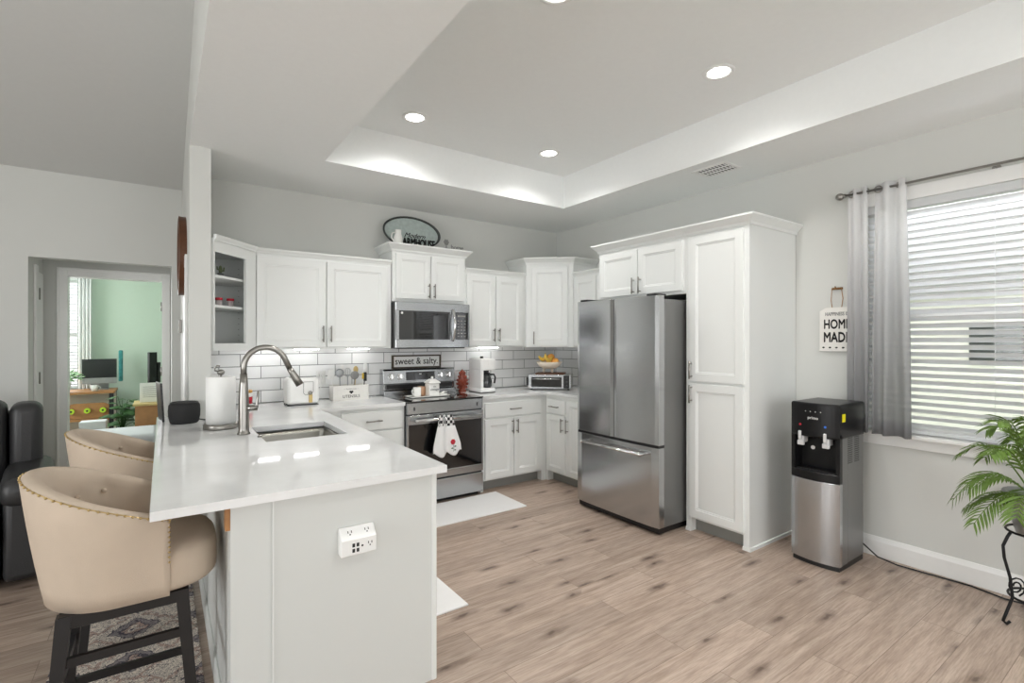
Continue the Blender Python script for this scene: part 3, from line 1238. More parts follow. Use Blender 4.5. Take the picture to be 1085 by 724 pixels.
# open corner cabinet at left
t = thing('corner_shelf_cabinet', 'white diagonal corner wall cabinet with open shelves beside the wall end', 'cabinet', (PX1+0.002, 3.96, 0))
A = Vector((0, 0))
Bv = Vector((0.312, 0.37))
ang = math.atan2(Bv.y, Bv.x)
wl = Bv.length
dd = WY-3.96
inner = [(0, 0), (0.312, 0.37), (0.312, dd-0.001), (0, dd-0.001)]
b = MB()
b.prism(inner, 1.37, 1.388)
b.prism(inner, 2.10, 2.14)
b.box(0, dd-0.012, 1.388, 0.312, dd-0.001, 2.10)
b.box(0.002, 0.02, 1.388, 0.012, dd-0.012, 2.10)
b.box(0.302, 0.375, 1.388, 0.312, dd-0.012, 2.10)
RA = Matrix.Rotation(ang, 4, 'Z')
b.M = RA
b.box(0, -0.018, 1.37, 0.014, 0, 2.14)
b.box(wl-0.13, -0.018, 1.37, wl-0.004, 0, 2.14)
b.box(0.014, -0.018, 1.37, wl-0.13, 0, 1.42)
b.box(0.014, -0.018, 2.05, wl-0.13, 0, 2.14)
b.build('body', M['cab'], t)
MB().sweep([(0, 0), (0.300, 0.356)], [(o_+0.018, 2.125+z_) for o_, z_ in SMALLCR], side=1).build('crown_moulding', M['cab'], t)
for zz in (1.90, 1.69):
    MB().prism([(0.012, 0.04), (0.29, 0.37), (0.302, 0.385), (0.302, dd-0.012), (0.012, dd-0.012)], zz-0.018, zz).build('shelf', M['cab'], t)
b = MB()
for k in range(14):
    for xx in (0.06, 0.24):
        b.cyl((xx, dd-0.0125, 1.44+k*0.045), (xx, dd-0.014, 1.44+k*0.045), 0.0035, seg=6)
b.build('peg_hole', M['toe'], t)['kind'] = 'stuff'
SHX, SHY = PX1+0.002, 3.96

# cabinet over microwave
t = thing('upper_cabinet', 'white two-door cabinet above the microwave with farmhouse decor on top', 'cabinet', (1.705, 4.33, 0))
MB().box(0, 0, 1.80, 0.757, WY-4.332, 2.27).build('body', M['cab'], t)
add_door(t, 0.03, 0.374, 1.825, 2.235, 0.35, 1.905, 0.05)
add_door(t, 0.383, 0.727, 1.825, 2.235, 0.407, 1.905, 0.05)
MB().sweep([(0, WY-4.33), (0, 0), (0.757, 0), (0.757, WY-4.33)], [(o_, 2.255+z_) for o_, z_ in CROWN], side=-1 if False else 1).build('crown_moulding', M['cab'], t)
MWT = 2.325

# right pair of uppers
t = thing('upper_cabinet', 'white two-door wall cabinet right of the microwave, above the coffee maker', 'cabinet', (2.464, 4.33, 0))
MB().box(0, 0, 1.37, 0.743, WY-4.332, 2.14).build('body', M['cab'], t)
add_door(t, 0.01, 0.348, 1.385, 2.1, 0.32, 1.495)
add_door(t, 0.356, 0.694, 1.385, 2.1, 0.384, 1.495)
MB().sweep([(0.0, 0), (0.743, 0)], [(o_, 2.125+z_) for o_, z_ in SMALLCR], side=1).build('crown_moulding', M['cab'], t)

# diagonal corner upper
qx0, qy0, qx1, qy1 = 3.21, 4.315, 3.585, 3.985
t = thing('corner_cabinet', 'tall white diagonal one-door cabinet in the corner above the toaster oven', 'cabinet', (qx0, qy0, 0))
wq = math.hypot(qx1-qx0, qy1-qy0)
aq = math.atan2(qy1-qy0, qx1-qx0)
b = MB().prism([(0, 0), (qx1-qx0, qy1-qy0), (WX-0.003-qx0, qy1-qy0), (WX-0.003-qx0, WY-0.003-qy0), (0, WY-0.003-qy0)], 1.37, 2.27)
b.build('body', M['cab'], t)
d = bpy.data.objects.new('tmp', None)
MQ = Matrix.Rotation(aq, 4, 'Z')
b = MB()
b.M = MQ
b.door_panel(0.055, wq-0.055, 1.385, 2.225)
dr = b.build('door', M['cab'], t)
b = MB()
b.M = MQ
b.cyl((0.085, -0.052, 1.40), (0.085, -0.052, 1.535), 0.006, seg=10)
for zz in (1.42, 1.515):
    b.cyl((0.085, -0.02, zz), (0.085, -0.052, zz), 0.005, seg=8)
sub(dr, b.build('handle', M['nickel'], t))
MB().sweep([(0, WY-0.003-qy0), (0, 0), (qx1-qx0, qy1-qy0), (WX-0.003-qx0, qy1-qy0)], [(o_, 2.255+z_) for o_, z_ in CROWN]).build('crown_moulding', M['cab'], t)
bpy.data.objects.remove(d)

# short upper on right wall between corner and fridge cabinet
t = thing('upper_cabinet', 'white wall cabinet wedged between the corner cabinet and the fridge', 'cabinet', (3.59, 3.98, 0), -PI/2)
MB().box(0, 0, 1.37, 0.685, WX-3.593, 2.14).build('body', M['cab'], t)
add_door(t, 0.03, 0.35, 1.385, 2.1, 0.32, 1.495)
add_door(t, 0.36, 0.675, 1.385, 2.1)
MB().sweep([(0, 0), (0.685, 0)], [(o_, 2.125+z_) for o_, z_ in SMALLCR]).build('crown_moulding', M['cab'], t)

# over-fridge cabinet and pantry
t = thing('upper_cabinet', 'white two-door cabinet above the refrigerator', 'cabinet', (3.28, 3.29, 0), -PI/2)
MB().box(0, 0, 1.80, 0.928, WX-3.283, 2.24).build('body', M['cab'], t)
add_door(t, 0.025, 0.46, 1.825, 2.21, 0.43, 1.90)
add_door(t, 0.468, 0.903, 1.825, 2.21, 0.50, 1.90)
MB().sweep([(0, WX-3.283), (0, 0), (0.928, 0)], [(o_, 2.235+z_) for o_, z_ in CROWN]).build('crown_moulding', M['cab'], t)
t = thing('pantry_cabinet', 'tall white pantry cabinet with two stacked doors beside the fridge', 'cabinet', (3.28, 2.36, 0), -PI/2)
b = MB().box(0, 0, 0.1, 0.5, WX-3.283, 2.24).box(0.02, 0.06, 0.0, 0.48, WX-3.283, 0.1)
b.box(0, 0, 0, 0.045, 0.06, 0.1).box(0.455, 0, 0, 0.5, WX-3.283, 0.1)
b.build('body', M['cab'], t)
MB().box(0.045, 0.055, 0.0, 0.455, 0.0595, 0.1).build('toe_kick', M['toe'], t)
add_door(t, 0.035, 0.465, 1.135, 2.215, 0.06, 1.22)
add_door(t, 0.035, 0.465, 0.115, 1.12, 0.06, 1.04)
MB().sweep([(0, 0), (0.5, 0), (0.5, WX-3.283)], [(o_, 2.235+z_) for o_, z_ in CROWN]).build('crown_moulding', M['cab'], t)
SH = [(0, 0), (0.012, 0), (0.01, 0.02), (0, 0.024)]
MB().sweep([(0.455, 0), (0.5, 0), (0.5, WX-3.283)], SH).build('shoe_moulding', M['cab'], t)
MB().sweep([(0, 0), (0.045, 0)], SH).build('shoe_moulding', M['cab'], t)

# base cabinets -------------------------------------------------


def base_body(t, w, d, x0=0.0):
    MB().box(x0, 0, 0.1, w, d, 0.883).build('body', M['cab'], t)
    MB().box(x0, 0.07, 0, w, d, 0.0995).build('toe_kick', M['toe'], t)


t = thing('base_cabinet', 'white drawer base cabinet left of the range, behind the sink counter', 'cabinet', (1.15, 4.04, 0))
base_body(t, 0.55, WY-4.042, -0.195)
add_drawer(t, 0.012, 0.53, 0.70, 0.855)
add_drawer(t, 0.012, 0.53, 0.42, 0.688)
add_drawer(t, 0.012, 0.53, 0.115, 0.408)
t = thing('base_cabinet', 'white two-door base cabinet with one drawer right of the range', 'cabinet', (2.465, 4.04, 0))
base_body(t, 0.796, WY-4.042)
MB().box(0, 0, 0, 0.03, 0.07, 0.0995).build('foot', M['cab'], t)
MB().box(0.735, 0, 0, 0.796, 0.07, 0.0995).build('foot', M['cab'], t)
add_drawer(t, 0.04, 0.715, 0.70, 0.845)
add_door(t, 0.04, 0.374, 0.115, 0.685, 0.35, 0.60)
add_door(t, 0.381, 0.715, 0.115, 0.685, 0.405, 0.60)
t = thing('base_cabinet', 'white base cabinet beside the fridge with drawer above narrow doors', 'cabinet', (3.262, 4.038, 0), -PI/2)
MB().box(0, 0, 0, 0.03, 0.07, 0.0995).build('foot', M['cab'], t)
base_body(t, 0.745, WX-3.264)
add_drawer(t, 0.02, 0.31, 0.70, 0.845)
add_door(t, 0.02, 0.31, 0.115, 0.685, 0.285, 0.60, 0.05)
add_door(t, 0.335, 0.70, 0.115, 0.845, 0.36, 0.60, 0.05)

# peninsula -----------------------------------------------------
t = thing('peninsula_cabinet', 'white panelled peninsula cabinet carrying the sink counter', 'kitchen peninsula', (0.32, 1.93, 0))
b = MB()
b.box(0, 0, 0.0, 0.63, 2.10, 0.6)
b.box(0, 0, 0.6, 0.63, 0.85, 0.883)
b.box(0, 1.52, 0.6, 0.63, 2.10, 0.883)
b.box(0, 0.85, 0.6, 0.06, 1.52, 0.883)
b.box(0.62, 0.85, 0.6, 0.63, 1.52, 0.883)
b.build('body', M['panel'], t)
MB().box(-0.13, 0.006, 0, 0.0, 2.0, 0.883).build('knee_wall', M['panel'], t)
MB().box(0.615, -0.006, 0, 0.637, 0.03, 0.883, 0.003).box(-0.002, -0.004, 0, 0.003, 0.0, 0.883).build('corner_trim', M['cab'], t)
MB().box(-0.145, 0.02, 0.79, -0.13, 0.06, 0.883).build('wood_brace', M['wood'], t)
MB().sweep([(-0.13, 2.0), (-0.13, 0.006)], [(0, 0), (0.012, 0), (0.012, 0.085), (0.006, 0.1), (0, 0.1)], side=1).build('base_moulding', M['panel'], t)
yk = 0.06
for k in range(4):
    b = MB()
    b.M = Matrix.Translation((0.63, yk, 0)) @ Matrix.Rotation(PI/2, 4, 'Z')
    b.door_panel(0, 0.44, 0.115, 0.845)
    b.build('door', M['cab'], t)
    yk += 0.46


def counter(name, label, poly, hole=None):
    b = MB()
    if hole is None:
        b.prism(poly, 0.875, 0.914, 'z', 0.004, 2)
    return b


# peninsula + left back run, one continuous counter with sink cut-out
b = MB()
cl, cr = -0.032, 0.985
sx0, sx1, sy0, sy1 = 0.44, 0.862, 2.85, 3.375
cyb = 4.01
xs = [cl, PX0-0.003, PX1+0.003, sx0, sx1, cr, 1.698]
ys = [1.885, sy0, sy1, PYN-0.003, cyb, 4.2, WY-0.009]


def inside(x, y):
    if sx0 < x < sx1 and sy0 < y < sy1:
        return False
    if y < PYN-0.003:
        return x < cr
    if PX0-0.003 < x < PX1+0.003:
        return False
    if x < PX0:
        return y < 4.2
    if x > cr:
        return y > cyb
    return True


vid = {}
bm = b.bm


def gv(x, y, z):
    k = (round(x, 5), round(y, 5), round(z, 5))
    if k not in vid:
        vid[k] = bm.verts.new(k)
    return vid[k]


cells = {}
for i in range(len(xs)-1):
    for j in range(len(ys)-1):
        if inside((xs[i]+xs[i+1])/2, (ys[j]+ys[j+1])/2):
            cells[(i, j)] = 1
for (i, j) in cells:
    x0, x1, y0, y1 = xs[i], xs[i+1], ys[j], ys[j+1]
    bm.faces.new([gv(x0, y0, .914), gv(x1, y0, .914), gv(x1, y1, .914), gv(x0, y1, .914)])
    bm.faces.new([gv(x0, y1, .884), gv(x1, y1, .884), gv(x1, y0, .884), gv(x0, y0, .884)])
    for di, dj, a, c in ((-1, 0, (x0, y1), (x0, y0)), (1, 0, (x1, y0), (x1, y1)), (0, -1, (x0, y0), (x1, y0)), (0, 1, (x1, y1), (x0, y1))):
        if (i+di, j+dj) not in cells:
            bm.faces.new([gv(*a, .914), gv(*a, .884), gv(*c, .884), gv(*c, .914)])
es = [e for e in bm.edges if len(e.link_faces) == 2 and abs(e.calc_face_angle(0)) > 1 and e.verts[0].co.z > .9 and e.verts[1].co.z > .9]
bmesh.ops.bevel(bm, geom=es, offset=0.003, segments=2, affect='EDGES')
tag(b.build('countertop', M['quartz'], sharp='keep'), 'white quartz peninsula countertop with undermount sink, running back to the range', 'countertop')
b = MB().prism([(2.464, 4.01), (3.235, 4.01), (3.235, 3.29), (WX-0.009, 3.29), (WX-0.009, WY-0.009), (2.464, WY-0.009)], 0.884, 0.914, 'z', 0.003, 2)
tag(b.build('countertop', M['quartz'], sharp='keep'), 'white quartz corner countertop holding coffee maker and toaster oven', 'countertop')

# sink
t = thing('kitchen_sink', 'undermount stainless steel sink bowl set in the peninsula counter', 'sink', ((sx0+sx1)/2, (sy0+sy1)/2, 0.66))
hw, hl = (sx1-sx0)/2+0.004, (sy1-sy0)/2+0.004
b = MB()


def rrect(hx, hy, r, z, n=6):
    p = []
    for cx_, cy_, a0 in ((hx-r, hy-r, 0), (-hx+r, hy-r, PI/2), (-hx+r, -hy+r, PI), (hx-r, -hy+r, 3*PI/2)):
        for k in range(n+1):
            a = a0+PI/2*k/n
            p.append((cx_+r*math.cos(a), cy_+r*math.sin(a), z))
    return p


b.ring([rrect(hw+0.012, hl+0.012, 0.03, 0.2135), rrect(hw, hl, 0.03, 0.2145), rrect(hw-0.004, hl-0.004, 0.03, 0.19), rrect(hw-0.008, hl-0.008, 0.035, 0.03), rrect(hw-0.03, hl-0.03, 0.03, 0.004), rrect(0.04, 0.04, 0.03, 0.0)], cap=False)
b.build('bowl', M['sink'], t)
MB().lathe([(0.0, 0.006), (0.042, 0.006), (0.045, 0.001), (0, 0.001)]).build('drain', M['chrome'], t)

# faucet
fx, fy = 0.375, 3.17
t = thing('kitchen_faucet', 'brushed nickel gooseneck pull-down faucet standing left of the sink', 'faucet', (fx, fy, 0.914))
MB().lathe([(0.0, 0), (0.034, 0), (0.034, 0.006), (0.028, 0.014), (0.027, 0.03), (0.0265, 0.2), (0.022, 0.28), (0.0175, 0.34), (0, 0.34)], seg=28).build('body', M['nickel'], t)
arc = [(0, 0, 0.33)]
R_ = 0.112
for k in range(0, 17):
    a = PI-k*PI*0.84/16
    arc.append((R_+R_*math.cos(a), 0, 0.375+R_*math.sin(a)))
arc.append((arc[-1][0]+0.034, 0, arc[-1][2]-0.075))
MB().tube(arc, 0.0158, 16).build('spout', M['nickel'], t)
e0, e1 = Vector(arc[-2]), Vector(arc[-1])
dv = (e1-e0).normalized()
dv = (dv+Vector((0.12, 0, 0))).normalized()
MB().tube([e1-dv*0.01, e1+dv*0.02, e1+dv*0.06, e1+dv*0.105], [0.0165, 0.018, 0.0215, 0.023], 18).build('spray_head', M['nickel'], t)
b = MB()
b.cyl((0.015, -0.01, 0.145), (0.068, -0.02, 0.145), 0.017, 0.016)
b.tube([(0.06, -0.02, 0.145), (0.063, -0.02, 0.16), (0.068, -0.02, 0.2), (0.072, -0.02, 0.24)], [0.011, 0.009, 0.007, 0.007], 12)
b.build('lever', M['nickel'], t)
tag(MB().lathe([(0, 0), (0.012, 0), (0.012, 0.006), (0.006, 0.01), (0, 0.01)], (0.435, 3.02, 0.914)).build('sink_cap', M['nickel']), 'tiny round metal cap on the counter beside the faucet', 'cap')

# led strips under uppers
for x, dg, lb in ((0.70, 0, 'left'), (1.015, 0, 'middle'), (1.46, 0, 'right')):
    tag(MB().box(x-0.10, 4.515, 1.362, x+0.10, 4.523, 1.3695).build('cabinet_light', M['led']), 'slim lit bar under the long wall cabinet, %s of three' % lb, 'light')
tag(MB().box(2.72, 4.515, 1.362, 2.98, 4.523, 1.3695).build('cabinet_light', M['led']), 'slim lit bar under the cabinet above the coffee maker', 'light')

# ------------------------------------------------------------------ refrigerator
t = thing('refrigerator', 'stainless steel french door refrigerator with bottom freezer drawer', 'refrigerator', (2.965, 3.255, 0), -PI/2)
FW = 0.875
MB().box(0.005, 0.085, 0.05, FW-0.005, 0.86, 1.75, 0.005).build('body', M['fridgeside'], t)
MB().box(0.03, 0.11, 0.0, FW-0.03, 0.8, 0.05).box(0.01, 0.03, 0.012, FW-0.01, 0.11, 0.05).build('base_grille', M['black'], t)


def fdoor(x0, x1, z0, z1, name):
    b = MB()
    pr = []
    n = 14
    for k in range(n+1):
        u = k/n
        X_ = x0+(x1-x0)*u
        g = (X_-FW/2)/(FW/2)
        y = 0.010*g*g
        if k in (0, n):
            y += 0.008
        pr.append((X_, y))
    front = pr
    b.prism(front+[(x1, 0.075), (x0, 0.075)], z0, z1, 'z', 0.003, 2)
    return b.build(name, [M['fridge']], t)


gx = FW/2
d1 = fdoor(0.0, gx-0.0025, 0.665, 1.775, 'door')
d2 = fdoor(gx+0.0025, FW, 0.665, 1.775, 'door')
d3 = fdoor(0.0, FW, 0.055, 0.645, 'freezer_drawer')
MB().box(0.004, 0.018, 0.6455, FW-0.004, 0.084, 0.6645).box(gx-0.002, 0.03, 0.67, gx+0.002, 0.084, 1.77).build('gasket', M['black'], t)
for x in (-0.0012, FW-0.0008):
    pass
b = MB()
b.cyl((0.115, -0.05, 0.588), (0.76, -0.05, 0.588), 0.0125, seg=14)
for x in (0.125, 0.75):
    b.cyl((x, 0.012, 0.588), (x, -0.052, 0.588), 0.011, seg=12)
    b.ball((x, -0.052, 0.588), 0.016)
sub(d3, b.build('handle', M['chrome'], t))
MB().box(0.03, 0.02, 1.776, 0.12, 0.14, 1.792, 0.004).box(FW-0.12, 0.02, 1.776, FW-0.03, 0.14, 1.792, 0.004).build('hinge_cover', M['steeldark'], t)

# ------------------------------------------------------------------ range
rx0, rx1 = 1.703, 2.461
RWd = rx1-rx0
t = thing('range', 'freestanding stainless electric range with black glass oven door', 'range', (rx0, 3.985, 0))
b = MB()
b.box(0, 0.03, 0.03, RWd, 0.63, 0.905)
b.build('body', M['steeldark'], t)
MB().box(0.02, 0.06, 0.0, RWd-0.02, 0.6, 0.03).build('base', M['black'], t)
MB().box(0, -0.005, 0.906, RWd, 0.57, 0.918, 0.004, 2).build('cooktop', M['glassblk'], t)
b = MB()
for cx_, cy_, r in ((0.2, 0.15, 0.1), (0.56, 0.15, 0.085), (0.2, 0.42, 0.075), (0.56, 0.42, 0.1)):
    for rr in (r, r*0.6):
        b.lathe([(rr-0.0015, 0.9181), (rr+0.0015, 0.9181), (rr+0.0015, 0.9186), (rr-0.0015, 0.9186)], (cx_, cy_, 0), 32, cap=False)
b.build('burner_ring', M['greyprint'], t)
fp = MB().box(0.002, 0.0, 0.805, RWd-0.002, 0.03, 0.905, 0.004).build('front_panel', M['steel'], t)
b = MB().box(0.06, -0.002, 0.838, 0.072, 0.0, 0.868).box(RWd-0.072, -0.002, 0.838, RWd-0.06, 0.0, 0.868)
sub(fp, b.build('slot', M['black'], t))
b = MB()
b.box(0.0, 0.0, 0.225, RWd, 0.029, 0.29, 0.003)
b.box(0.0, 0.0, 0.715, RWd, 0.029, 0.795, 0.003)
b.box(0.0, 0.0, 0.29, 0.014, 0.029, 0.715, 0.001)
b.box(RWd-0.014, 0.0, 0.29, RWd, 0.029, 0.715, 0.001)
od = b.build('oven_door', M['steel'], t)
sub(od, MB().box(0.014, 0.003, 0.29, RWd-0.014, 0.025, 0.715).build('door_glass', M['glassblk'], t))
b = MB()
b.cyl((0.05, -0.055, 0.755), (RWd-0.05, -0.055, 0.755), 0.014, seg=16)
for x in (0.065, RWd-0.065):
    b.box(x-0.013, -0.055, 0.744, x+0.013, 0.0, 0.766, 0.003)
sub(od, b.build('handle', M['chrome'], t))
MB().box(0, 0.0, 0.035, RWd, 0.03, 0.212, 0.004).build('storage_drawer', M['steel'], t)
# backguard
b = MB()
b.prism([(0.53, 0.9), (0.655, 0.9), (0.655, 1.165), (0.575, 1.165), (0.56, 1.15), (0.545, 1.03), (0.575, 1.02), (0.575, 0.97), (0.53, 0.96)], 0.0, RWd, 'x', 0.003)
bg_ = b.build('backguard', M['steel'], t)
th = math.atan2(0.015, 0.12)
Mt = Matrix.Translation((0, 0.5525, 1.09)) @ Matrix.Rotation(-th, 4, 'X')
b = MB()
b.M = Mt
b.box(0.225, -0.004, -0.035, 0.53, 0.002, 0.045, 0.002)
sub(bg_, b.build('display', M['glassblk'], t))
b = MB()
b.M = Mt
b.box(0.36, -0.0052, 0.018, 0.385, -0.004, 0.026)
sub(bg_, b.build('clock_digits', M['white'], t))
for x in (0.075, 0.165, 0.595, 0.685):
    b = MB()
    b.M = Mt
    b.cyl((x, 0, 0.005), (x, -0.008, 0.005), 0.033, 0.03, 24)
    b.cyl((x, -0.008, 0.005), (x, -0.03, 0.005), 0.025, 0.022, 24)
    b.box(x-0.005, -0.04, -0.016, x+0.005, -0.028, 0.026, 0.002)
    sub(bg_, b.build('knob', M['chrome'], t))
b = MB().box(0.03, 0.555, 0.975, RWd-0.03, 0.58, 1.018)
sub(bg_, b.build('vent_slot', M['black'], t))

# towels on the oven handle
hy, hz_ = 3.985-0.055, 0.755


def towel(name, label, xc, wt, wb, ln, lean, yoff, rose=False):
    t = thing(name, label, 'towel', (xc, hy, hz_))
    b = MB()
    nu, nv = 16, 16
    pts = []
    for j in range(nv+1):
        f = j/nv
        w_ = wt+(wb-wt)*min(1, f*1.4)
        for i in range(nu+1):
            u = i/nu-0.5
            x = u*w_+lean*f
            y = -0.022-yoff-0.012*math.sin(u*9+1)*(0.3+f)-0.01*f
            z = -0.07-(ln-0.07)*f-0.02*math.cos(u*7)*f+0.01
            pts.append((x, y, z))
    b._add(pts, [(j*(nu+1)+i, j*(nu+1)+i+1, (j+1)*(nu+1)+i+1, (j+1)*(nu+1)+i) for j in range(nv) for i in range(nu)], True)
    o = b.build('cloth', M['towel'], t)
    o.modifiers.new('s', 'SOLIDIFY').thickness = 0.003
    b = MB()
    pts = []
    for j in range(7):
        f = j/6
        for i in range(9):
            u = i/8-0.5
            pts.append((u*(wt*0.55+wt*0.5*f), -0.018-yoff-0.006*math.sin(u*12), 0.035-f*0.1))
    b._add(pts, [(j*9+i, j*9+i+1, (j+1)*9+i+1, (j+1)*9+i) for j in range(6) for i in range(8)], True)
    b.tube([(0, -0.018-yoff, 0.03), (0, 0.0, 0.024), (0, 0.02, 0.005), (0, 0.02, -0.02)], 0.008, 8)
    o = b.build('hanging_loop', M['check'], t)
    o.modifiers.new('s', 'SOLIDIFY').thickness = 0.003
    if rose:
        r = MB()
        for k in range(7):
            a = k*2*PI/6
            rr = 0.0 if k == 6 else 0.013
            r.ball((0.02+rr*math.cos(a), -0.042-yoff, -0.2+rr*math.sin(a)), 0.012, 0.003, 0.012, 10, 6)
        r.build('red_flower', M['red'], t)
        r = MB()
        r.tube([(0.02, -0.04-yoff, -0.215), (0.028, -0.044-yoff, -0.25), (0.024, -0.045-yoff, -0.285)], 0.0018, 6)
        for sx_, zz in ((0.014, -0.24), (-0.014, -0.255), (0.012, -0.272)):
            r.ball((0.026+sx_, -0.045-yoff, zz), 0.011, 0.0025, 0.006, 8, 6)
        r.build('embroidered_stem', M['leafdk'], t)
    return t


M['towel'] = mat('towel_cloth', rgb(238, 238, 238), 0.9, bump=0.3, bscale=300)
towel('kitchen_towel', 'white kitchen towel with check band behind the red flower towel on the oven handle', 2.0, 0.10, 0.16, 0.32, -0.02, 0.0)
towel('kitchen_towel', 'white kitchen towel with embroidered red flower hanging on the oven handle', 2.06, 0.10, 0.17, 0.31, 0.03, 0.02, True)

# sign above range
t = thing('wall_sign', 'framed wooden sign reading sweet & salty above the range controls', 'sign', (2.08, 4.622, 1.167))
MB().box(-0.245, 0, 0.012, 0.245, 0.015, 0.118).build('board', M['white'], t)
b = MB()
for a in ((-0.26, 0, 0.26, 0.014), (-0.26, 0.116, 0.26, 0.13)):
    b.box(a[0], -0.01, a[1], a[2], 0.019, a[3])
b.box(-0.26, -0.01, 0.014, -0.246, 0.019, 0.116).box(0.246, -0.01, 0.014, 0.26, 0.019, 0.116)
M['frame'] = mat('sign_frame', rgb(72, 62, 50), 0.6, noise=0.2)
b.build('frame', M['frame'], t)
put_text('sweet & salty.', 0.092, M['dark'], (0, -0.0005, 0.068), t, sx=0.9, fat=0.001)

# things on the cooktop
ctz = 0.9187
tr = thing('serving_tray', 'white oblong tray on the cooktop under cups and canister', 'tray', (2.03, 4.27, ctz+0.0003), 0.0)
MB().ring([rrect(0.19, 0.075, 0.02, 0), rrect(0.205, 0.085, 0.03, 0.012), rrect(0.2, 0.08, 0.028, 0.012), rrect(0.185, 0.07, 0.02, 0.004)]).build('dish', M['ceramic'], tr)
ctt = ctz+0.005
k = 0
for x, y, cl_, lb in ((1.925, 4.275, 'ceramic', 'white ceramic mug, leftmost on the tray over the cooktop'), (1.992, 4.325, 'copper', 'patterned brownish cup between the white mug and the canister')):
    c = thing('mug' if k == 0 else 'cup', lb, 'cup', (x, y, ctt))
    MB().lathe([(0, 0), (0.032, 0), (0.036, 0.01), (0.037, 0.085), (0.034, 0.085), (0.032, 0.012), (0, 0.01)]).build('bowl', M[cl_], c)
    MB().tube([(-0.035*math.cos(0.3), -0.012, 0.07), (-0.055, -0.018, 0.065), (-0.06, -0.02, 0.045), (-0.052, -0.018, 0.025), (-0.035, -0.012, 0.02)], 0.005, 8).build('handle', M[cl_], c)
    k += 1
c = thing('canister', 'white house-shaped ceramic canister with black script on the cooktop tray', 'canister', (2.075, 4.27, ctt))
MB().box(-0.052, -0.05, 0, 0.052, 0.05, 0.115, 0.008, 2).build('jar', M['ceramic'], c)
b = MB().box(-0.06, -0.058, 0.116, 0.06, 0.058, 0.128, 0.004)
b.ring([[(-0.058, -0.055, 0.128), (0.058, -0.055, 0.128), (0.058, 0.055, 0.128), (-0.058, 0.055, 0.128)], [(-0.02, -0.02, 0.158), (0.02, -0.02, 0.158), (0.02, 0.02, 0.158), (-0.02, 0.02, 0.158)]], smooth=False)
b.ball((0, 0, 0.168), 0.013)
b.build('lid', M['ceramic'], c)
put_text('the', 0.022, M['dark'], (0, -0.0508, 0.088), c, shear=0.3)
put_text('cottage', 0.03, M['dark'], (0, -0.0508, 0.062), c, shear=0.3)
s_ = thing('spoon_rest', 'small white spoon rest at the right end of the cooktop tray', 'spoon rest', (2.175, 4.25, ctt))
MB().lathe([(0, 0), (0.03, 0), (0.045, 0.014), (0.042, 0.015), (0.028, 0.005), (0, 0.004)], sx=1.1, sy=0.7).build('bowl', M['ceramic'], s_)
MB().tube([(-0.03, 0, 0.012), (0.01, 0.005, 0.028), (0.05, 0.01, 0.03)], [0.011, 0.008, 0.005], 8).build('spoon', M['ceramic'], s_)

# ------------------------------------------------------------------ microwave
t = thing('microwave', 'stainless over-the-range microwave with black window and curved handle', 'microwave', (1.703, 4.235, 1.365))
MWh = 0.425
MB().box(0, 0.03, 0.012, RWd, WY-4.236, MWh, 0.003).build('body', M['steeldark'], t)
b = MB()
b.box(0.002, 0, 0.085, 0.03, 0.03, 0.345)
b.box(0.0, 0, 0.345, 0.757, 0.03, MWh, 0.003)
b.box(0.0, 0, 0.01, 0.757, 0.03, 0.085, 0.003)
b.box(0.742, 0, 0.085, 0.757, 0.03, 0.345)
b.box(0.545, 0.001, 0.085, 0.6, 0.03, 0.345)
b.build('front_frame', M['steel'], t)
MB().box(0.03, 0.004, 0.085, 0.545, 0.025, 0.345).build('window', M['glassblk'], t)
cp = MB().box(0.6, 0.003, 0.085, 0.742, 0.025, 0.345).build('control_panel', M['glassblk'], t)
b = MB()
for i in range(3):
    for j in range(6):
        b.box(0.622+i*0.036, 0.0015, 0.11+j*0.03, 0.642+i*0.036, 0.003, 0.119+j*0.03)
b.box(0.625, 0.0015, 0.3, 0.71, 0.003, 0.318)
sub(cp, b.build('button', M['greyprint'], t))
b = MB()
pts = []
for k in range(13):
    f = k/12
    pts.append((0.57, -0.012-0.038*math.sin(f*PI), 0.07+0.3*f))
b.tube(pts, 0.0125, 12)
b.build('handle', M['chrome'], t)
MB().cyl((0.06, 0.004, 0.325), (0.06, 0.003, 0.325), 0.011, seg=20).build('emblem', M['white'], t)
MB().box(0.03, 0.05, 0.0, RWd-0.03, WY-4.3, 0.0115).build('underside_vent', M['black'], t)

# ------------------------------------------------------------------ decor over microwave cabinet
t = thing('oval_tray', 'large oval galvanised tray with dark rim leaning on wall above microwave', 'tray', (1.99, 4.50, MWT), 0)
a_, b_ = 0.30, 0.165
b = MB()
tilt = Matrix.Rotation(math.radians(-14), 4, 'X')


def oval(f, y, n=48):
    return [tuple(tilt @ Vector((a_*f*math.cos(2*PI*k/n), y, b_+b_*f*math.sin(2*PI*k/n)))) for k in range(n)]


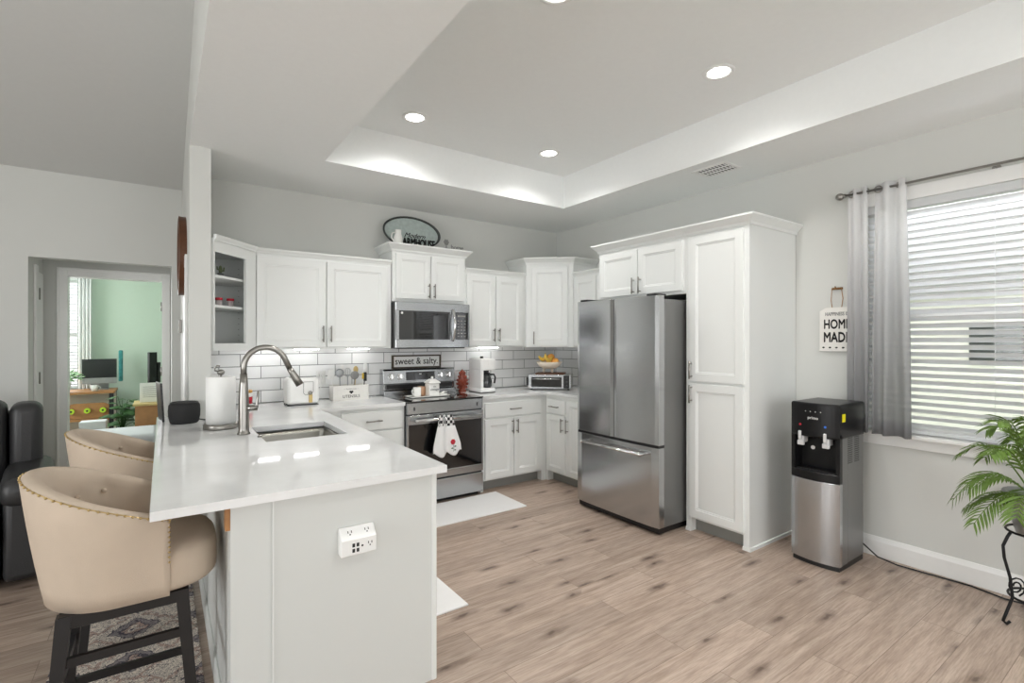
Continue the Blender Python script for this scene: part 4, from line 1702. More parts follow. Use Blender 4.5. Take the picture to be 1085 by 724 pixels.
M['ovalface'] = mat('mottled_teal', rgb(178, 190, 186), 0.5, noise=0.25, nscale=35)
b.ring([oval(0.93, 0.01), oval(0.93, 0.0)], cap=True)
b.build('plate', M['ovalface'], t)
b = MB()
b.ring([oval(0.925, 0.012), oval(0.93, -0.01), oval(0.985, -0.022), oval(1.0, -0.018), oval(0.96, 0.012)], cap=False)
b.build('rim', M['galvdk'] if 'galvdk' in M else M['steeldark'], t)
t = thing('word_sign', 'black cutout word sign reading FARMHOUSE under smaller script', 'sign', (1.985, 4.40, MWT))
put_text('FARMHOUSE', 0.098, M['dark'], (0, 0, 0.04), t, sx=0.64, depth=0.006, fat=0.0035)
put_text('Modern', 0.06, M['dark'], (-0.03, 0, 0.105), t, sx=1.1, depth=0.003, shear=0.4)
MB().box(-0.19, -0.006, 0, 0.19, 0.006, 0.006).cyl((-0.03, 0, 0.06), (-0.03, 0, 0.09), 0.002, seg=6).build('base_strip', M['dark'], t)
t = thing('pitcher', 'small white pitcher left of the black farmhouse lettering', 'pitcher', (1.80, 4.42, MWT))
MB().lathe([(0, 0), (0.042, 0), (0.046, 0.01), (0.044, 0.07), (0.03, 0.11), (0.034, 0.145), (0.031, 0.145), (0.027, 0.11), (0, 0.1)]).build('jug', M['ceramic'], t)
MB().tube([(-0.033, 0, 0.12), (-0.06, 0, 0.11), (-0.065, 0, 0.07), (-0.043, 0, 0.035)], 0.006, 8).build('handle', M['ceramic'], t)
t = thing('flower_ornament', 'dark metal flower ornament at the tray edge above the microwave', 'ornament', (2.245, 4.31, MWT))
b = MB().cyl((0, 0, 0), (0.0, 0, 0.05), 0.003, seg=8)
b.box(-0.03, -0.015, 0, 0.03, 0.015, 0.006)
b.build('stem', M['steeldark'], t)
b = MB()
for k in range(6):
    a = k*PI/3
    b.ball((0.018*math.cos(a), 0, 0.065+0.018*math.sin(a)), 0.012, 0.004, 0.012, 10, 6)
b.ball((0, -0.003, 0.065), 0.009)
b.build('petals', M['greyprint'], t)
t = thing('word_sign', 'small cutout script word at the right end above the microwave', 'sign', (2.36, 4.305, MWT))
put_text('home', 0.06, M['greyprint'], (0, 0, 0.022), t, depth=0.004)
MB().box(-0.09, -0.008, 0, 0.09, 0.008, 0.005).build('base_strip', M['white'], t)

# ------------------------------------------------------------------ shelf contents in open corner cabinet
t = thing('cactus_figurine', 'small green cactus figurine on the top open corner shelf', 'figurine', (0.357, 4.33, 1.9005))
MB().lathe([(0, 0), (0.024, 0), (0.028, 0.01), (0.02, 0.045), (0.0, 0.045)]).build('pot', M['galv'], t)
b = MB()
b.ball((0, 0, 0.072), 0.013, 0.013, 0.032)
b.tube([(0, 0, 0.06), (0.022, 0, 0.065), (0.024, 0, 0.09)], [0.006, 0.007, 0.005], 8)
b.tube([(0, 0, 0.07), (-0.02, 0, 0.075), (-0.021, 0, 0.095)], [0.006, 0.006, 0.005], 8)
M['cactus'] = mat('cactus_green', rgb(120, 130, 95), 0.6)
b.build('cactus', M['cactus'], t)
j = thing('glass_jar', 'red-lidded glass jar on the middle open shelf, nearer the wall end', 'jar', (0.345, 4.31, 1.6905))


def fill_jar(j):
    MB().lathe([(0, 0), (0.021, 0), (0.022, 0.004), (0.022, 0.048), (0.019, 0.052), (0, 0.052)]).build('glass', M['jarglass'], j)
    MB().lathe([(0, 0.052), (0.026, 0.052), (0.026, 0.068), (0.024, 0.07), (0, 0.07)]).build('lid', M['red'], j)


M['jarglass'] = mat('jar_glass', rgb(225, 215, 215), 0.1, alpha=0.6)
fill_jar(j)
j = copy_tree(j)
j.location = (0.425, 4.36, 1.6905)
tag(j, 'red-lidded glass jar on the middle open shelf, nearer the long cabinet', 'jar')
t = tag(MB().ball((0.375, 4.37, 1.403), 0.014).lathe([(0, 0.0), (0.016, 0), (0.018, 0.008), (0, 0.01)], (0.375, 4.37, 1.3885)).build('trinket', M['blackm']), 'tiny dark round trinket at the bottom of the open corner cabinet', 'trinket')

# ------------------------------------------------------------------ back counter left of range
cz = 0.9145
t = thing('toaster', 'white rounded toaster with keepsake tag on the back counter', 'toaster', (0.935, 4.36, cz))
b = MB().box(-0.125, -0.085, 0.008, 0.125, 0.085, 0.225, 0.03, 4)
b.build('body', M['white'], t)
MB().box(-0.118, -0.078, 0, 0.118, 0.078, 0.008).build('base', M['steeldark'], t)
b = MB().box(-0.09, -0.035, 0.2251, 0.09, -0.012, 0.227).box(-0.09, 0.012, 0.2251, 0.09, 0.035, 0.227)
b.build('bread_slot', M['black'], t)
b = MB().tube([(0.0, -0.0885, 0.19), (0.0, -0.089, 0.10), (0.012, -0.089, 0.085), (0.06, -0.089, 0.09), (0.075, -0.089, 0.11), (0.075, -0.089, 0.19), (0.0, -0.0885, 0.19)], 0.0015, 6)
b.build('hanging_cord', M['steeldark'], t)
MB().box(0.04, -0.094, 0.02, 0.068, -0.086, 0.09, 0.003).build('wooden_tag', M['woodlt'], t)
MB().ball((0.05, -0.094, 0.1), 0.017, 0.006, 0.017).build('charm', M['nickel'], t)

t = thing('power_outlet', 'white double wall outlet with plugged cord beside the toaster', 'outlet', (1.16, WY-0.0085, 1.05))
MB().box(-0.04, -0.006, 0, 0.04, 0, 0.12, 0.003).build('plate', M['white'], t)
MB().box(-0.018, -0.03, 0.07, 0.018, -0.0065, 0.1, 0.004).build('plug', M['white'], t)
MB().tube([(0, -0.03, 0.085), (0, -0.06, 0.07), (-0.02, -0.07, -0.03), (-0.07, -0.08, -0.12), (-0.12, -0.11, -0.133)], 0.004, 8).build('cord', M['white'], t)

t = thing('utensil_crate', 'white wooden crate with black lettering holding utensils beside the range', 'crate', (1.37, 4.50, cz))
b = MB()
cw, cd, chh = 0.155, 0.065, 0.13
b.box(-cw, -cd, 0, cw, -cd+0.01, chh)
b.box(-cw, cd-0.01, 0, cw, cd, chh)
b.box(-cw, -cd+0.01, 0, -cw+0.01, cd-0.01, chh)
b.box(cw-0.01, -cd+0.01, 0, cw, cd-0.01, chh)
b.box(-cw+0.01, -cd+0.01, 0, cw-0.01, cd-0.01, 0.01)
M['whitewash'] = mat('whitewashed_wood', rgb(226, 224, 219), 0.7, noise=0.06, nscale=30)
b.build('box', M['whitewash'], t)
put_text('UTENSILS', 0.036, M['dark'], (0.0, -cd-0.0006, 0.032), t)
put_text('~ farmhouse ~', 0.022, M['greyprint'], (0.0, -cd-0.0006, 0.098), t)
b = MB()
for sgn in (-1, 1):
    b.ball((sgn*0.008, -cd-0.001, 0.073), 0.0105, 0.0008, 0.0095, 10, 6)
b.prism([(-0.017, 0.071), (0.017, 0.071), (0, 0.052)], -cd-0.0016, -cd-0.0001, 'y')
b.build('heart_mark', M['dark'], t)
# utensils
U = [('spatula', 'flat white spatula head leaning left in the utensil crate', -0.12, 0.02, -0.25, 'white', 0.2, 'flat'),
     ('ladle', 'round grey ladle in the left half of the utensil crate', -0.08, -0.01, -0.05, 'galv', 0.19, 'round'),
     ('serving_spoon', 'white spoon standing second from left in the utensil crate', -0.06, 0.03, 0.05, 'white', 0.22, 'spoon'),
     ('whisk', 'wire whisk standing upright in the middle of the utensil crate', -0.01, 0.01, 0.0, 'galv', 0.2, 'whisk'),
     ('skimmer', 'dark grey slotted skimmer low in the middle of the utensil crate', 0.03, -0.02, 0.12, 'greyprint', 0.17, 'round'),
     ('serving_spoon', 'pale wooden spoon right of the whisk in the utensil crate', 0.055, 0.03, 0.1, 'woodlt', 0.21, 'spoon'),
     ('tongs', 'white handled tongs leaning right in the utensil crate', 0.115, 0.02, 0.22, 'white', 0.25, 'tongs'),
     ('brush', 'black and yellow tipped brush at the right end of the utensil crate', 0.12, -0.025, 0.12, 'black', 0.2, 'brush')]
for nm, lb, dx, dy, ln, mm, ht, kd in U:
    u = thing(nm, lb, 'utensil', (1.37+dx, 4.50+dy, cz+0.0105))
    ht *= 1.2
    ex = math.tan(ln)*ht*0.55
    top = (ex, 0, ht)
    MB().tube([(0, 0, 0), (ex*0.5, 0, ht*0.5), (ex*0.9, 0, ht*0.85)], 0.0045, 8).build('handle', M[mm], u)
    b = MB()
    if kd == 'flat':
        b.box(ex-0.028, -0.003, ht*0.72, ex+0.028, 0.003, ht+0.02, 0.002)
    elif kd == 'round':
        b.ball((ex, 0, ht), 0.038, 0.012, 0.038)
    elif kd == 'spoon':
        b.ball((ex, 0, ht), 0.022, 0.007, 0.032)
    elif kd == 'whisk':
        for q in range(5):
            a = q*PI/5
            pts = []
            for k in range(13):
                th_ = 2*PI*k/12
                pts.append((ex+0.03*math.sin(th_)*math.cos(a), 0.03*math.sin(th_)*math.sin(a), ht-0.01-0.04*math.cos(th_)))
            b.tube(pts, 0.0013, 5)
    elif kd == 'tongs':
        b.box(ex-0.012, -0.004, ht*0.78, ex-0.002, 0.004, ht+0.01, 0.002).box(ex+0.002, -0.004, ht*0.78, ex+0.014, 0.004, ht+0.012, 0.002)
    else:
        b.box(ex-0.012, -0.01, ht*0.62, ex+0.014, 0.01, ht*0.95, 0.003)
    b.build('head', M['yellow'] if kd == 'x' else M[mm], u)
    if kd == 'brush':
        MB().box(ex-0.026, -0.011, ht*0.7, ex-0.013, 0.011, ht*0.92, 0.003).build('bristles', mat('brush_yellow', rgb(225, 190, 60), 0.6), u)

t = thing('spice_tin', 'small red and white tin behind the faucet on the back counter', 'tin', (0.535, 4.36, cz))
MB().lathe([(0, 0), (0.04, 0), (0.041, 0.01), (0.041, 0.12), (0, 0.12)]).build('can', M['white'], t)
MB().lathe([(0.0412, 0.035), (0.0418, 0.035), (0.0418, 0.09), (0.0412, 0.09)], cap=False).build('label', M['red'], t)
MB().lathe([(0, 0.12), (0.042, 0.12), (0.042, 0.138), (0.036, 0.142), (0, 0.142)]).build('lid', mat('amber_lid', rgb(200, 150, 70), 0.4), t)

# ------------------------------------------------------------------ right counter
t = thing('tree_figurine', 'rust red ceramic pine tree between the range and coffee maker', 'figurine', (2.527, 4.50, cz))
b = MB()
prof = [(0, 0), (0.05, 0), (0.05, 0.018), (0.03, 0.03)]
for k in range(5):
    z = 0.03+k*0.036
    r = 0.078-abs(k-1.2)*0.0135
    prof += [(r, z+0.008), (r*0.72, z+0.034)]
prof += [(0.008, 0.225), (0, 0.235)]
b.lathe(prof, seg=24, sx=0.82, sy=0.82)
for k in range(5):
    for q in range(9):
        a = 2*PI*(q+0.5*(k % 2))/9
        r = 0.074-abs(k-1.2)*0.0135
        b.ball((r*math.cos(a)*0.8, r*math.sin(a)*0.8, 0.046+k*0.036), 0.009, 0.009, 0.014, 8, 6)
b.build('tree', M['redcer'], t)
t.children[0].location = t.children[0].location
t = thing('coffee_maker', 'white drip coffee maker with glass carafe right of the red tree', 'coffee maker', (2.672, 4.355, cz))
b = MB()
b.box(-0.085, -0.12, 0.006, 0.09, 0.12, 0.05, 0.012, 3)
b.box(-0.0825, -0.005, 0.03, 0.0875, 0.1175, 0.30, 0.012, 3)
b.box(-0.085, -0.12, 0.225, 0.09, 0.12, 0.345, 0.014, 3)
b.box(-0.081, -0.116, 0.04, -0.05, 0.02, 0.24)
b.build('housing', M['white'], t)
MB().box(-0.082, -0.117, 0, 0.087, 0.117, 0.006).box(-0.05, -0.0065, 0.052, 0.08, -0.0053, 0.222).build('base', M['steeldark'], t)
cf = MB().lathe([(0, 0.052), (0.052, 0.052), (0.06, 0.07), (0.06, 0.12), (0.045, 0.165), (0.04, 0.185), (0, 0.185)], (0.012, -0.062, 0), 24).build('carafe', M['carafe'] if 'carafe' in M else M['glassblk'], t)
b = MB().tube([(0.055, -0.062, 0.18), (0.1, -0.075, 0.18), (0.112, -0.08, 0.15), (0.105, -0.075, 0.09)], 0.009, 8)
b.lathe([(0, 0.186), (0.044, 0.186), (0.044, 0.2), (0, 0.203)], (0.012, -0.062, 0))
sub(cf, b.build('carafe_handle', M['black'], t))
MB().cyl((0, 0, 0.345), (0, 0, 0.365), 0.017).build('lid_knob', M['black'], t)
MB().box(0.0, -0.122, 0.235, 0.09, -0.119, 0.33, 0.001).cyl((0.045, -0.121, 0.318), (0.045, -0.125, 0.318), 0.008).build('brew_panel', M['white'], t)

aq2 = math.atan2(3.95-4.305, 3.511-3.181)
t = thing('toaster_oven', 'low stainless toaster oven angled in the counter corner under a board', 'toaster oven', (3.205, 4.28, cz), aq2)
tw = 0.46
b = MB()
b.box(0.0, 0.02, 0.014, tw, 0.24, 0.163, 0.006, 2)
b.box(0.02, 0.012, 0.014, tw-0.085, 0.02, 0.03).box(0.02, 0.012, 0.135, tw-0.085, 0.02, 0.155).box(0.02, 0.012, 0.03, 0.035, 0.02, 0.135).box(tw-0.1, 0.012, 0.03, tw-0.085, 0.02, 0.135)
b.build('housing', M['steel'], t)
MB().box(0.035, 0.014, 0.03, tw-0.1, 0.0195, 0.135).build('door_glass', M['glassblk'], t)
cpn = MB().box(tw-0.08, 0.012, 0.02, tw-0.02, 0.0195, 0.155).build('control_panel', M['black'], t)
b = MB()
for k in range(3):
    b.cyl((tw-0.05, 0.012, 0.045+k*0.04), (tw-0.05, 0.0, 0.045+k*0.04), 0.012)
sub(cpn, b.build('dial', M['steeldark'], t))
MB().cyl((0.05, -0.012, 0.118), (tw-0.115, -0.012, 0.118), 0.006).cyl((0.06, 0.012, 0.118), (0.06, -0.012, 0.118), 0.004).cyl((tw-0.125, 0.012, 0.118), (tw-0.125, -0.012, 0.118), 0.004).build('handle', M['chrome'], t)
b = MB()
for x in (0.03, tw-0.03):
    for y in (0.05, 0.21):
        b.cyl((x, y, 0), (x, y, 0.014), 0.012)
b.build('foot', M['black'], t)
MB().box(-0.03, 0.06, 0.04, -0.001, 0.2, 0.13, 0.008).build('side_handle', M['black'], t)
bx = Vector((3.205, 4.28, 0))+Matrix.Rotation(aq2, 3, 'Z') @ Vector((tw*0.5, 0.12, 0))
zt_ = cz+0.163
tb = tag(MB().box(-0.155, -0.10, 0, 0.155, 0.10, 0.017, 0.005, 2).build('cutting_board', M['wooddk']), 'dark wooden board lying on top of the toaster oven', 'board')
tb.location = (bx.x, bx.y, zt_+0.0003)
tb.rotation_euler = (0, 0, aq2)
zb_ = zt_+0.0178
FS = 1.22
t = thing('fruit_bowl', 'footed cream bowl of fruit on the board over the toaster oven', 'bowl', (bx.x-0.02, bx.y+0.0, zb_))
t.scale = (FS, FS, FS)
M['cream'] = mat('cream_ceramic', rgb(232, 218, 200), 0.35)
MB().lathe([(0, 0.034), (0.05, 0.034), (0.09, 0.055), (0.115, 0.095), (0.110, 0.096), (0.085, 0.062), (0.045, 0.042), (0, 0.042)], seg=32).build('basin', M['cream'], t)
for k in range(3):
    a = k*2*PI/3+0.4
    MB().cyl((0.05*math.cos(a), 0.05*math.sin(a), 0), (0.045*math.cos(a), 0.045*math.sin(a), 0.036), 0.008, 0.011, 10).build('foot', M['cream'], t)
bc = Vector((bx.x-0.02, bx.y, zb_))


def banana(label, ax, ay, az, rot):
    t = thing('banana', label, 'fruit', tuple(bc+Vector((ax, ay, az))*FS), rot, 'bananas in the footed bowl')
    t.scale = (FS, FS, FS)
    pts, rr = [], []
    for k in range(11):
        a = -0.9+1.8*k/10
        pts.append((0.075*math.sin(a), 0, 0.075-0.075*math.cos(a)+0.0))
        rr.append(0.005+0.013*math.sin(PI*min(max(k/10, 0.08), 0.92)))
    MB().tube(pts, rr, 10).build('peel', M['banana'], t)
    MB().cyl(pts[-1], (pts[-1][0]+0.008, 0, pts[-1][2]+0.014), 0.004).build('stem', M['wood'], t)


banana('yellow banana lying in front over the bowl rim', -0.035, -0.035, 0.108, 0.4)
banana('yellow banana on top at the left of the fruit bowl', -0.045, 0.0, 0.128, 0.9)
banana('yellow banana at the back left of the fruit bowl', -0.03, 0.048, 0.114, 0.2)
for x, y, z, lb in ((0.045, -0.03, 0.097, 'orange at the right front of the fruit bowl'), (0.055, 0.035, 0.1, 'orange at the right back of the fruit bowl'), (0.0, 0.0, 0.085, 'orange under the bananas in the bowl'), (0.03, 0.01, 0.135, 'orange on top of the right side of the fruit bowl')):
    o = tag(MB().ball((0, 0, 0), 0.031).build('orange', M['orange']), lb, 'fruit')
    o.location = bc+Vector((x, y, z-0.031))*FS
    o.scale = (FS, FS, FS)

# ------------------------------------------------------------------ things on the peninsula
t = thing('paper_towel_holder', 'upright paper towel roll on a metal holder left of the faucet', 'paper towel holder', (0.288, 3.46, cz))
MB().lathe([(0, 0), (0.092, 0), (0.094, 0.004), (0.094, 0.026), (0.09, 0.03), (0, 0.03)], seg=36).build('base', M['nickel'], t)
MB().lathe([(0.0, 0.0305), (0.079, 0.0305), (0.079, 0.305), (0.077, 0.308), (0.02, 0.308), (0.019, 0.29), (0, 0.29)], seg=36).build('paper_roll', M['paper'], t)
MB().cyl((0, 0, 0.29), (0, 0, 0.325), 0.006).ball((0, 0, 0.335), 0.021, 0.021, 0.017).tube([(0, 0, 0.335), (-0.03, 0, 0.345), (-0.035, 0, 0.36), (-0.02, 0, 0.375), (-0.005, 0, 0.372)], 0.005, 8).build('finial', M['nickel'], t)

t = thing('smart_speaker', 'black fabric round smart speaker on the counter beside the wall end', 'speaker', (0.115, 3.815, cz))
MB().lathe([(0, 0), (0.07, 0), (0.078, 0.006), (0.086, 0.04), (0.088, 0.08), (0.085, 0.115), (0.075, 0.13), (0.07, 0.132), (0, 0.128)], seg=36).build('shell', M['blackm'], t)
MB().lathe([(0.074, 0.1315), (0.078, 0.1295), (0.076, 0.134), (0.072, 0.1335)], seg=36, cap=False).build('light_ring', M['steeldark'], t)
MB().tube([(0.08, -0.02, 0.02), (0.115, -0.03, 0.012), (0.125, 0.02, 0.006), (0.10, 0.06, 0.005)], 0.004, 8).build('power_cord', M['black'], t)

t = thing('photo_frame', 'thin dark edged photo frame standing at the far left counter corner', 'picture frame', (0.0, 4.02, cz), math.radians(97))
tm = Matrix.Rotation(math.radians(-3), 4, 'X')
b = MB()
b.M = tm
b.box(-0.1, 0, 0, 0.1, 0.012, 0.25, 0.002)
b.build('frame', M['black'], t)
b = MB()
b.M = tm
b.box(-0.088, -0.001, 0.012, 0.088, 0.0, 0.238)
b.build('photo', M['white'], t)

# outlet box on peninsula end
t = thing('outlet_box', 'white surface-mounted outlet and usb box on the peninsula end panel', 'outlet', (0.612, 1.9295, 0.628))
b = MB()
b.prism([(0, 0), (0, 0.098), (-0.012, 0.1), (-0.045, 0.06), (-0.045, 0.004), (-0.04, 0)], -0.067, 0.067, 'x', 0.003, 2)
b.build('housing', M['white'], t)


def slots(b, x, z):
    b.box(x-0.008, -0.0455, z, x-0.005, -0.0448, z+0.009)
    b.box(x+0.005, -0.0455, z, x+0.008, -0.0448, z+0.009)
    b.cyl((x, -0.0448, z-0.006), (x, -0.0455, z-0.006), 0.0028, seg=8)


b = MB()
slots(b, 0.042, 0.034)
for i in (0, 1):
    for j in (0, 1):
        b.box(-0.026+i*0.016, -0.0455, 0.012+j*0.02, -0.016+i*0.016, -0.0448, 0.026+j*0.02)
b.cyl((0.012, -0.0448, 0.032), (0.012, -0.0455, 0.032), 0.004, seg=12)
an = math.atan2(0.033, 0.04)
for x in (-0.03, 0.035):
    b.M = Matrix.Translation((x, -0.0285, 0.08)) @ Matrix.Rotation(-an, 4, 'X')
    b.box(-0.008, -0.0006, 0.002, -0.005, 0.0004, 0.011)
    b.box(0.005, -0.0006, 0.002, 0.008, 0.0004, 0.011)
    b.cyl((0, 0.0004, -0.004), (0, -0.0006, -0.004), 0.0028, seg=8)
b.build('socket', M['dark'], t)

# floor mats
b = MB().prism([(1.30, 3.47), (2.585, 3.47), (2.585, 3.96), (1.30, 3.96)], 0.0005, 0.013, 'z', 0.005, 2)
tag(b.build('floor_mat', M['mat_white']), 'white cushioned floor mat in front of the range', 'mat')
b = MB().prism([(0.94, 2.355), (1.36, 2.355), (1.36, 3.25), (0.94, 3.25)], 0.0005, 0.013, 'z', 0.005, 2)
tag(b.build('floor_mat', M['mat_white']), 'white cushioned floor mat half hidden beside the sink peninsula', 'mat')

# ------------------------------------------------------------------ water cooler
t = thing('water_cooler', 'black and stainless water cooler standing by the window wall', 'water cooler', (3.43, 1.655, 0), -PI/2)
cwid, cdep = 0.29, 0.36


def bowf(y0, bow, x0=0.0, x1=cwid, n=12):
    return [(x0+(x1-x0)*k/n, y0-bow*(1-(2*k/n-1)**2)) for k in range(n+1)]


MB().box(0.004, 0.121, 0.031, cwid-0.004, cdep, 0.86, 0.004).box(0.004, 0.036, 0.031, 0.018, 0.121, 0.86).box(cwid-0.018, 0.036, 0.031, cwid-0.004, 0.121, 0.86).build('body', M['coolerside'], t)
MB().prism(bowf(0.01, 0.02, 0.006, cwid-0.006)+[(cwid-0.006, cdep-0.004), (0.006, cdep-0.004)], 0, 0.03).build('base', M['black'], t)
MB().prism(bowf(0.0, 0.028)+[(cwid, 0.035), (0, 0.035)], 0.031, 0.545, 'z', 0.002).build('front_panel', M['steel'], t)
b = MB()
b.prism(bowf(0.0, 0.028)+[(cwid, 0.035), (0, 0.035)], 0.546, 0.60, 'z', 0.003)
b.box(0.0, 0.0, 0.60, 0.022, 0.035, 0.85)
b.box(cwid-0.022, 0.0, 0.60, cwid, 0.035, 0.85)
b.box(0.0185, 0.035, 0.60, 0.024, 0.12, 0.85)
b.box(cwid-0.024, 0.035, 0.60, cwid-0.0185, 0.12, 0.85)
b.box(0.022, 0.09, 0.60, cwid-0.022, 0.12, 0.85)
b.box(0.022, 0.035, 0.56, cwid-0.022, 0.12, 0.60)
b.prism(bowf(0.0, 0.028)+[(cwid, cdep), (0, cdep)], 0.82, 1.04, 'z', 0.012, 3)
b.build('dispenser_housing', M['coolerblack'], t)
b = MB().box(0.03, 0.005, 0.6005, cwid-0.03, 0.085, 0.605)
for k in range(11):
    b.box(0.04+k*0.019, 0.01, 0.605, 0.05+k*0.019, 0.08, 0.608)
b.build('drip_tray', M['steeldark'], t)
for x, m_, lb in ((0.065, 'red', 'hot'), (0.215, 'blueled', 'cold')):
    b = MB()
    b.box(x-0.017, -0.012, 0.775, x+0.017, 0.05, 0.82, 0.004)
    b.box(x-0.009, -0.033, 0.80, x+0.009, -0.02, 0.855, 0.004)
    b.box(x-0.02, -0.02, 0.76, x+0.02, 0.0, 0.79, 0.003)
    b.build('tap_lever', M['lightgrey'] if 'lightgrey' in M else M['white'], t)
    gx_ = (2*x/cwid-1)
    yy = -0.028*(1-gx_**2)
    MB().cyl((x, yy+0.002, 0.895), (x, yy-0.002, 0.895), 0.007, seg=14).build('indicator_dot', M[m_], t)
put_text('primo', 0.026, M['white'], (0.145, -0.0285, 0.945), t, name='logo')
b = MB()
for k in range(4):
    x = 0.10+k*0.03
    yy = -0.028*(1-(2*x/cwid-1)**2)
    b.cyl((x, yy+0.002, 0.985), (x, yy-0.001, 0.985), 0.003, seg=8)
b.build('indicator_light', M['white'], t)
MB().cyl((0.095, 0.089, 0.735), (0.095, 0.087, 0.735), 0.013).build('round_sticker', M['white'], t)
MB().box(cwid+0.0005, 0.03, 0.93, cwid+0.0015, 0.075, 0.98).build('yellow_sticker', M['yellow'], t)
b = MB()
for g in (0.12, 0.22):
    for k in range(14):
        b.box(cwid-0.0045, g, 0.66+k*0.013, cwid-0.0032, g+0.07, 0.666+k*0.013)
b.build('side_vent', M['black'], t)
MB().box(cwid-0.0042, 0.06, 0.85, cwid-0.001, cdep-0.002, 0.92).build('upper_band', M['black'], t)
# cord
pts = [(3.78, 1.45, 0.14), (3.80, 1.38, 0.10), (3.82, 1.3, 0.03), (3.84, 1.2, 0.007), (3.86, 1.0, 0.006), (3.87, 0.85, 0.006), (3.83, 0.7, 0.006), (3.86, 0.55, 0.006), (3.87, 0.3, 0.006), (3.86, 0.0, 0.006)]
Mi = (Matrix.Translation((3.43, 1.655, 0)) @ Matrix.Rotation(-PI/2, 4, 'Z')).inverted()
MB().tube([Mi @ Vector(p) for p in pts], 0.005, 8).build('power_cord', M['black'], t)

# ------------------------------------------------------------------ homemade sign on right wall
t = thing('wall_sign', 'white hanging board reading HOME MADE beside the curtain', 'sign', (3.897, 1.572, 1.365), -PI/2)
MB().prism([(-0.112, 0), (0.112, 0), (0.112, 0.285), (0.07, 0.31), (-0.07, 0.31), (-0.112, 0.285)], 0, 0.012, 'y', 0.001).build('board', M['whitewash'], t)
put_text('HAPPINESS IS', 0.034, M['greyprint'], (0.0, -0.0008, 0.262), t, sx=0.75, bold=0.001)
put_text('HOME', 0.092, M['dark'], (0.0, -0.0008, 0.188), t, fat=0.004, sx=0.66)
put_text('MADE', 0.098, M['dark'], (0.0, -0.0008, 0.095), t, fat=0.0045, sx=0.66)
b = MB()
for k in range(5):
    b.ball((-0.085+k*0.042, -0.001, 0.025), 0.009, 0.001, 0.006, 8, 5)
b.build('printed_mark', M['dark'], t)
MB().tube([(-0.03, 0.004, 0.305), (-0.035, 0.0, 0.36), (-0.03, 0.0, 0.445), (0.03, 0.0, 0.445), (0.04, 0.0, 0.37), (0.03, 0.004, 0.305)], 0.0025, 6).build('hanging_cord', M['wood'], t)
t = thing('wall_hook', 'small bronze wall hook holding the hanging board', 'hook', (WX, 1.575, 1.80), -PI/2)
MB().box(-0.035, -0.008, 0.0, 0.035, 0, 0.016, 0.002).tube([(0, -0.005, 0.012), (0, -0.035, 0.012), (0, -0.04, 0.022)], 0.004, 8).build('bracket', mat('bronze', rgb(140, 105, 65), 0.35, 0.9), t)

# ------------------------------------------------------------------ round wooden clock edge-on
t = thing('wall_decor', 'round dark wood wall piece on the living side of the partition', 'wall decor', (PX0, 4.62, 1.79), -PI/2)
M4 = Matrix.Rotation(PI/2, 4, 'X')
b = MB()
b.cyl((0, 0, 0.30), (0, -0.035, 0.30), 0.30, 0.30, 56, False)
b.build('disc', M['wooddk'], t)
b = MB()
rr_ = []
for r, y in ((0.30, -0.035), (0.305, -0.045), (0.28, -0.05), (0.25, -0.045), (0.25, -0.0352)):
    rr_.append([(r*math.cos(2*PI*k/56), y, 0.30+r*math.sin(2*PI*k/56)) for k in range(56)])
b.ring(rr_, cap=False)
b.build('rim', M['wooddk'], t)
t = thing('door_chime', 'small nickel box fixed on the white door casing below wooden disc', 'wall box', (PX0-0.0185, 4.9, 1.5), PI/2)
MB().box(-0.04, 0, 0, 0.04, 0.02, 0.11, 0.003).build('cover', M['nickel'], t)

# ------------------------------------------------------------------ stools
LEFTLEG = 0


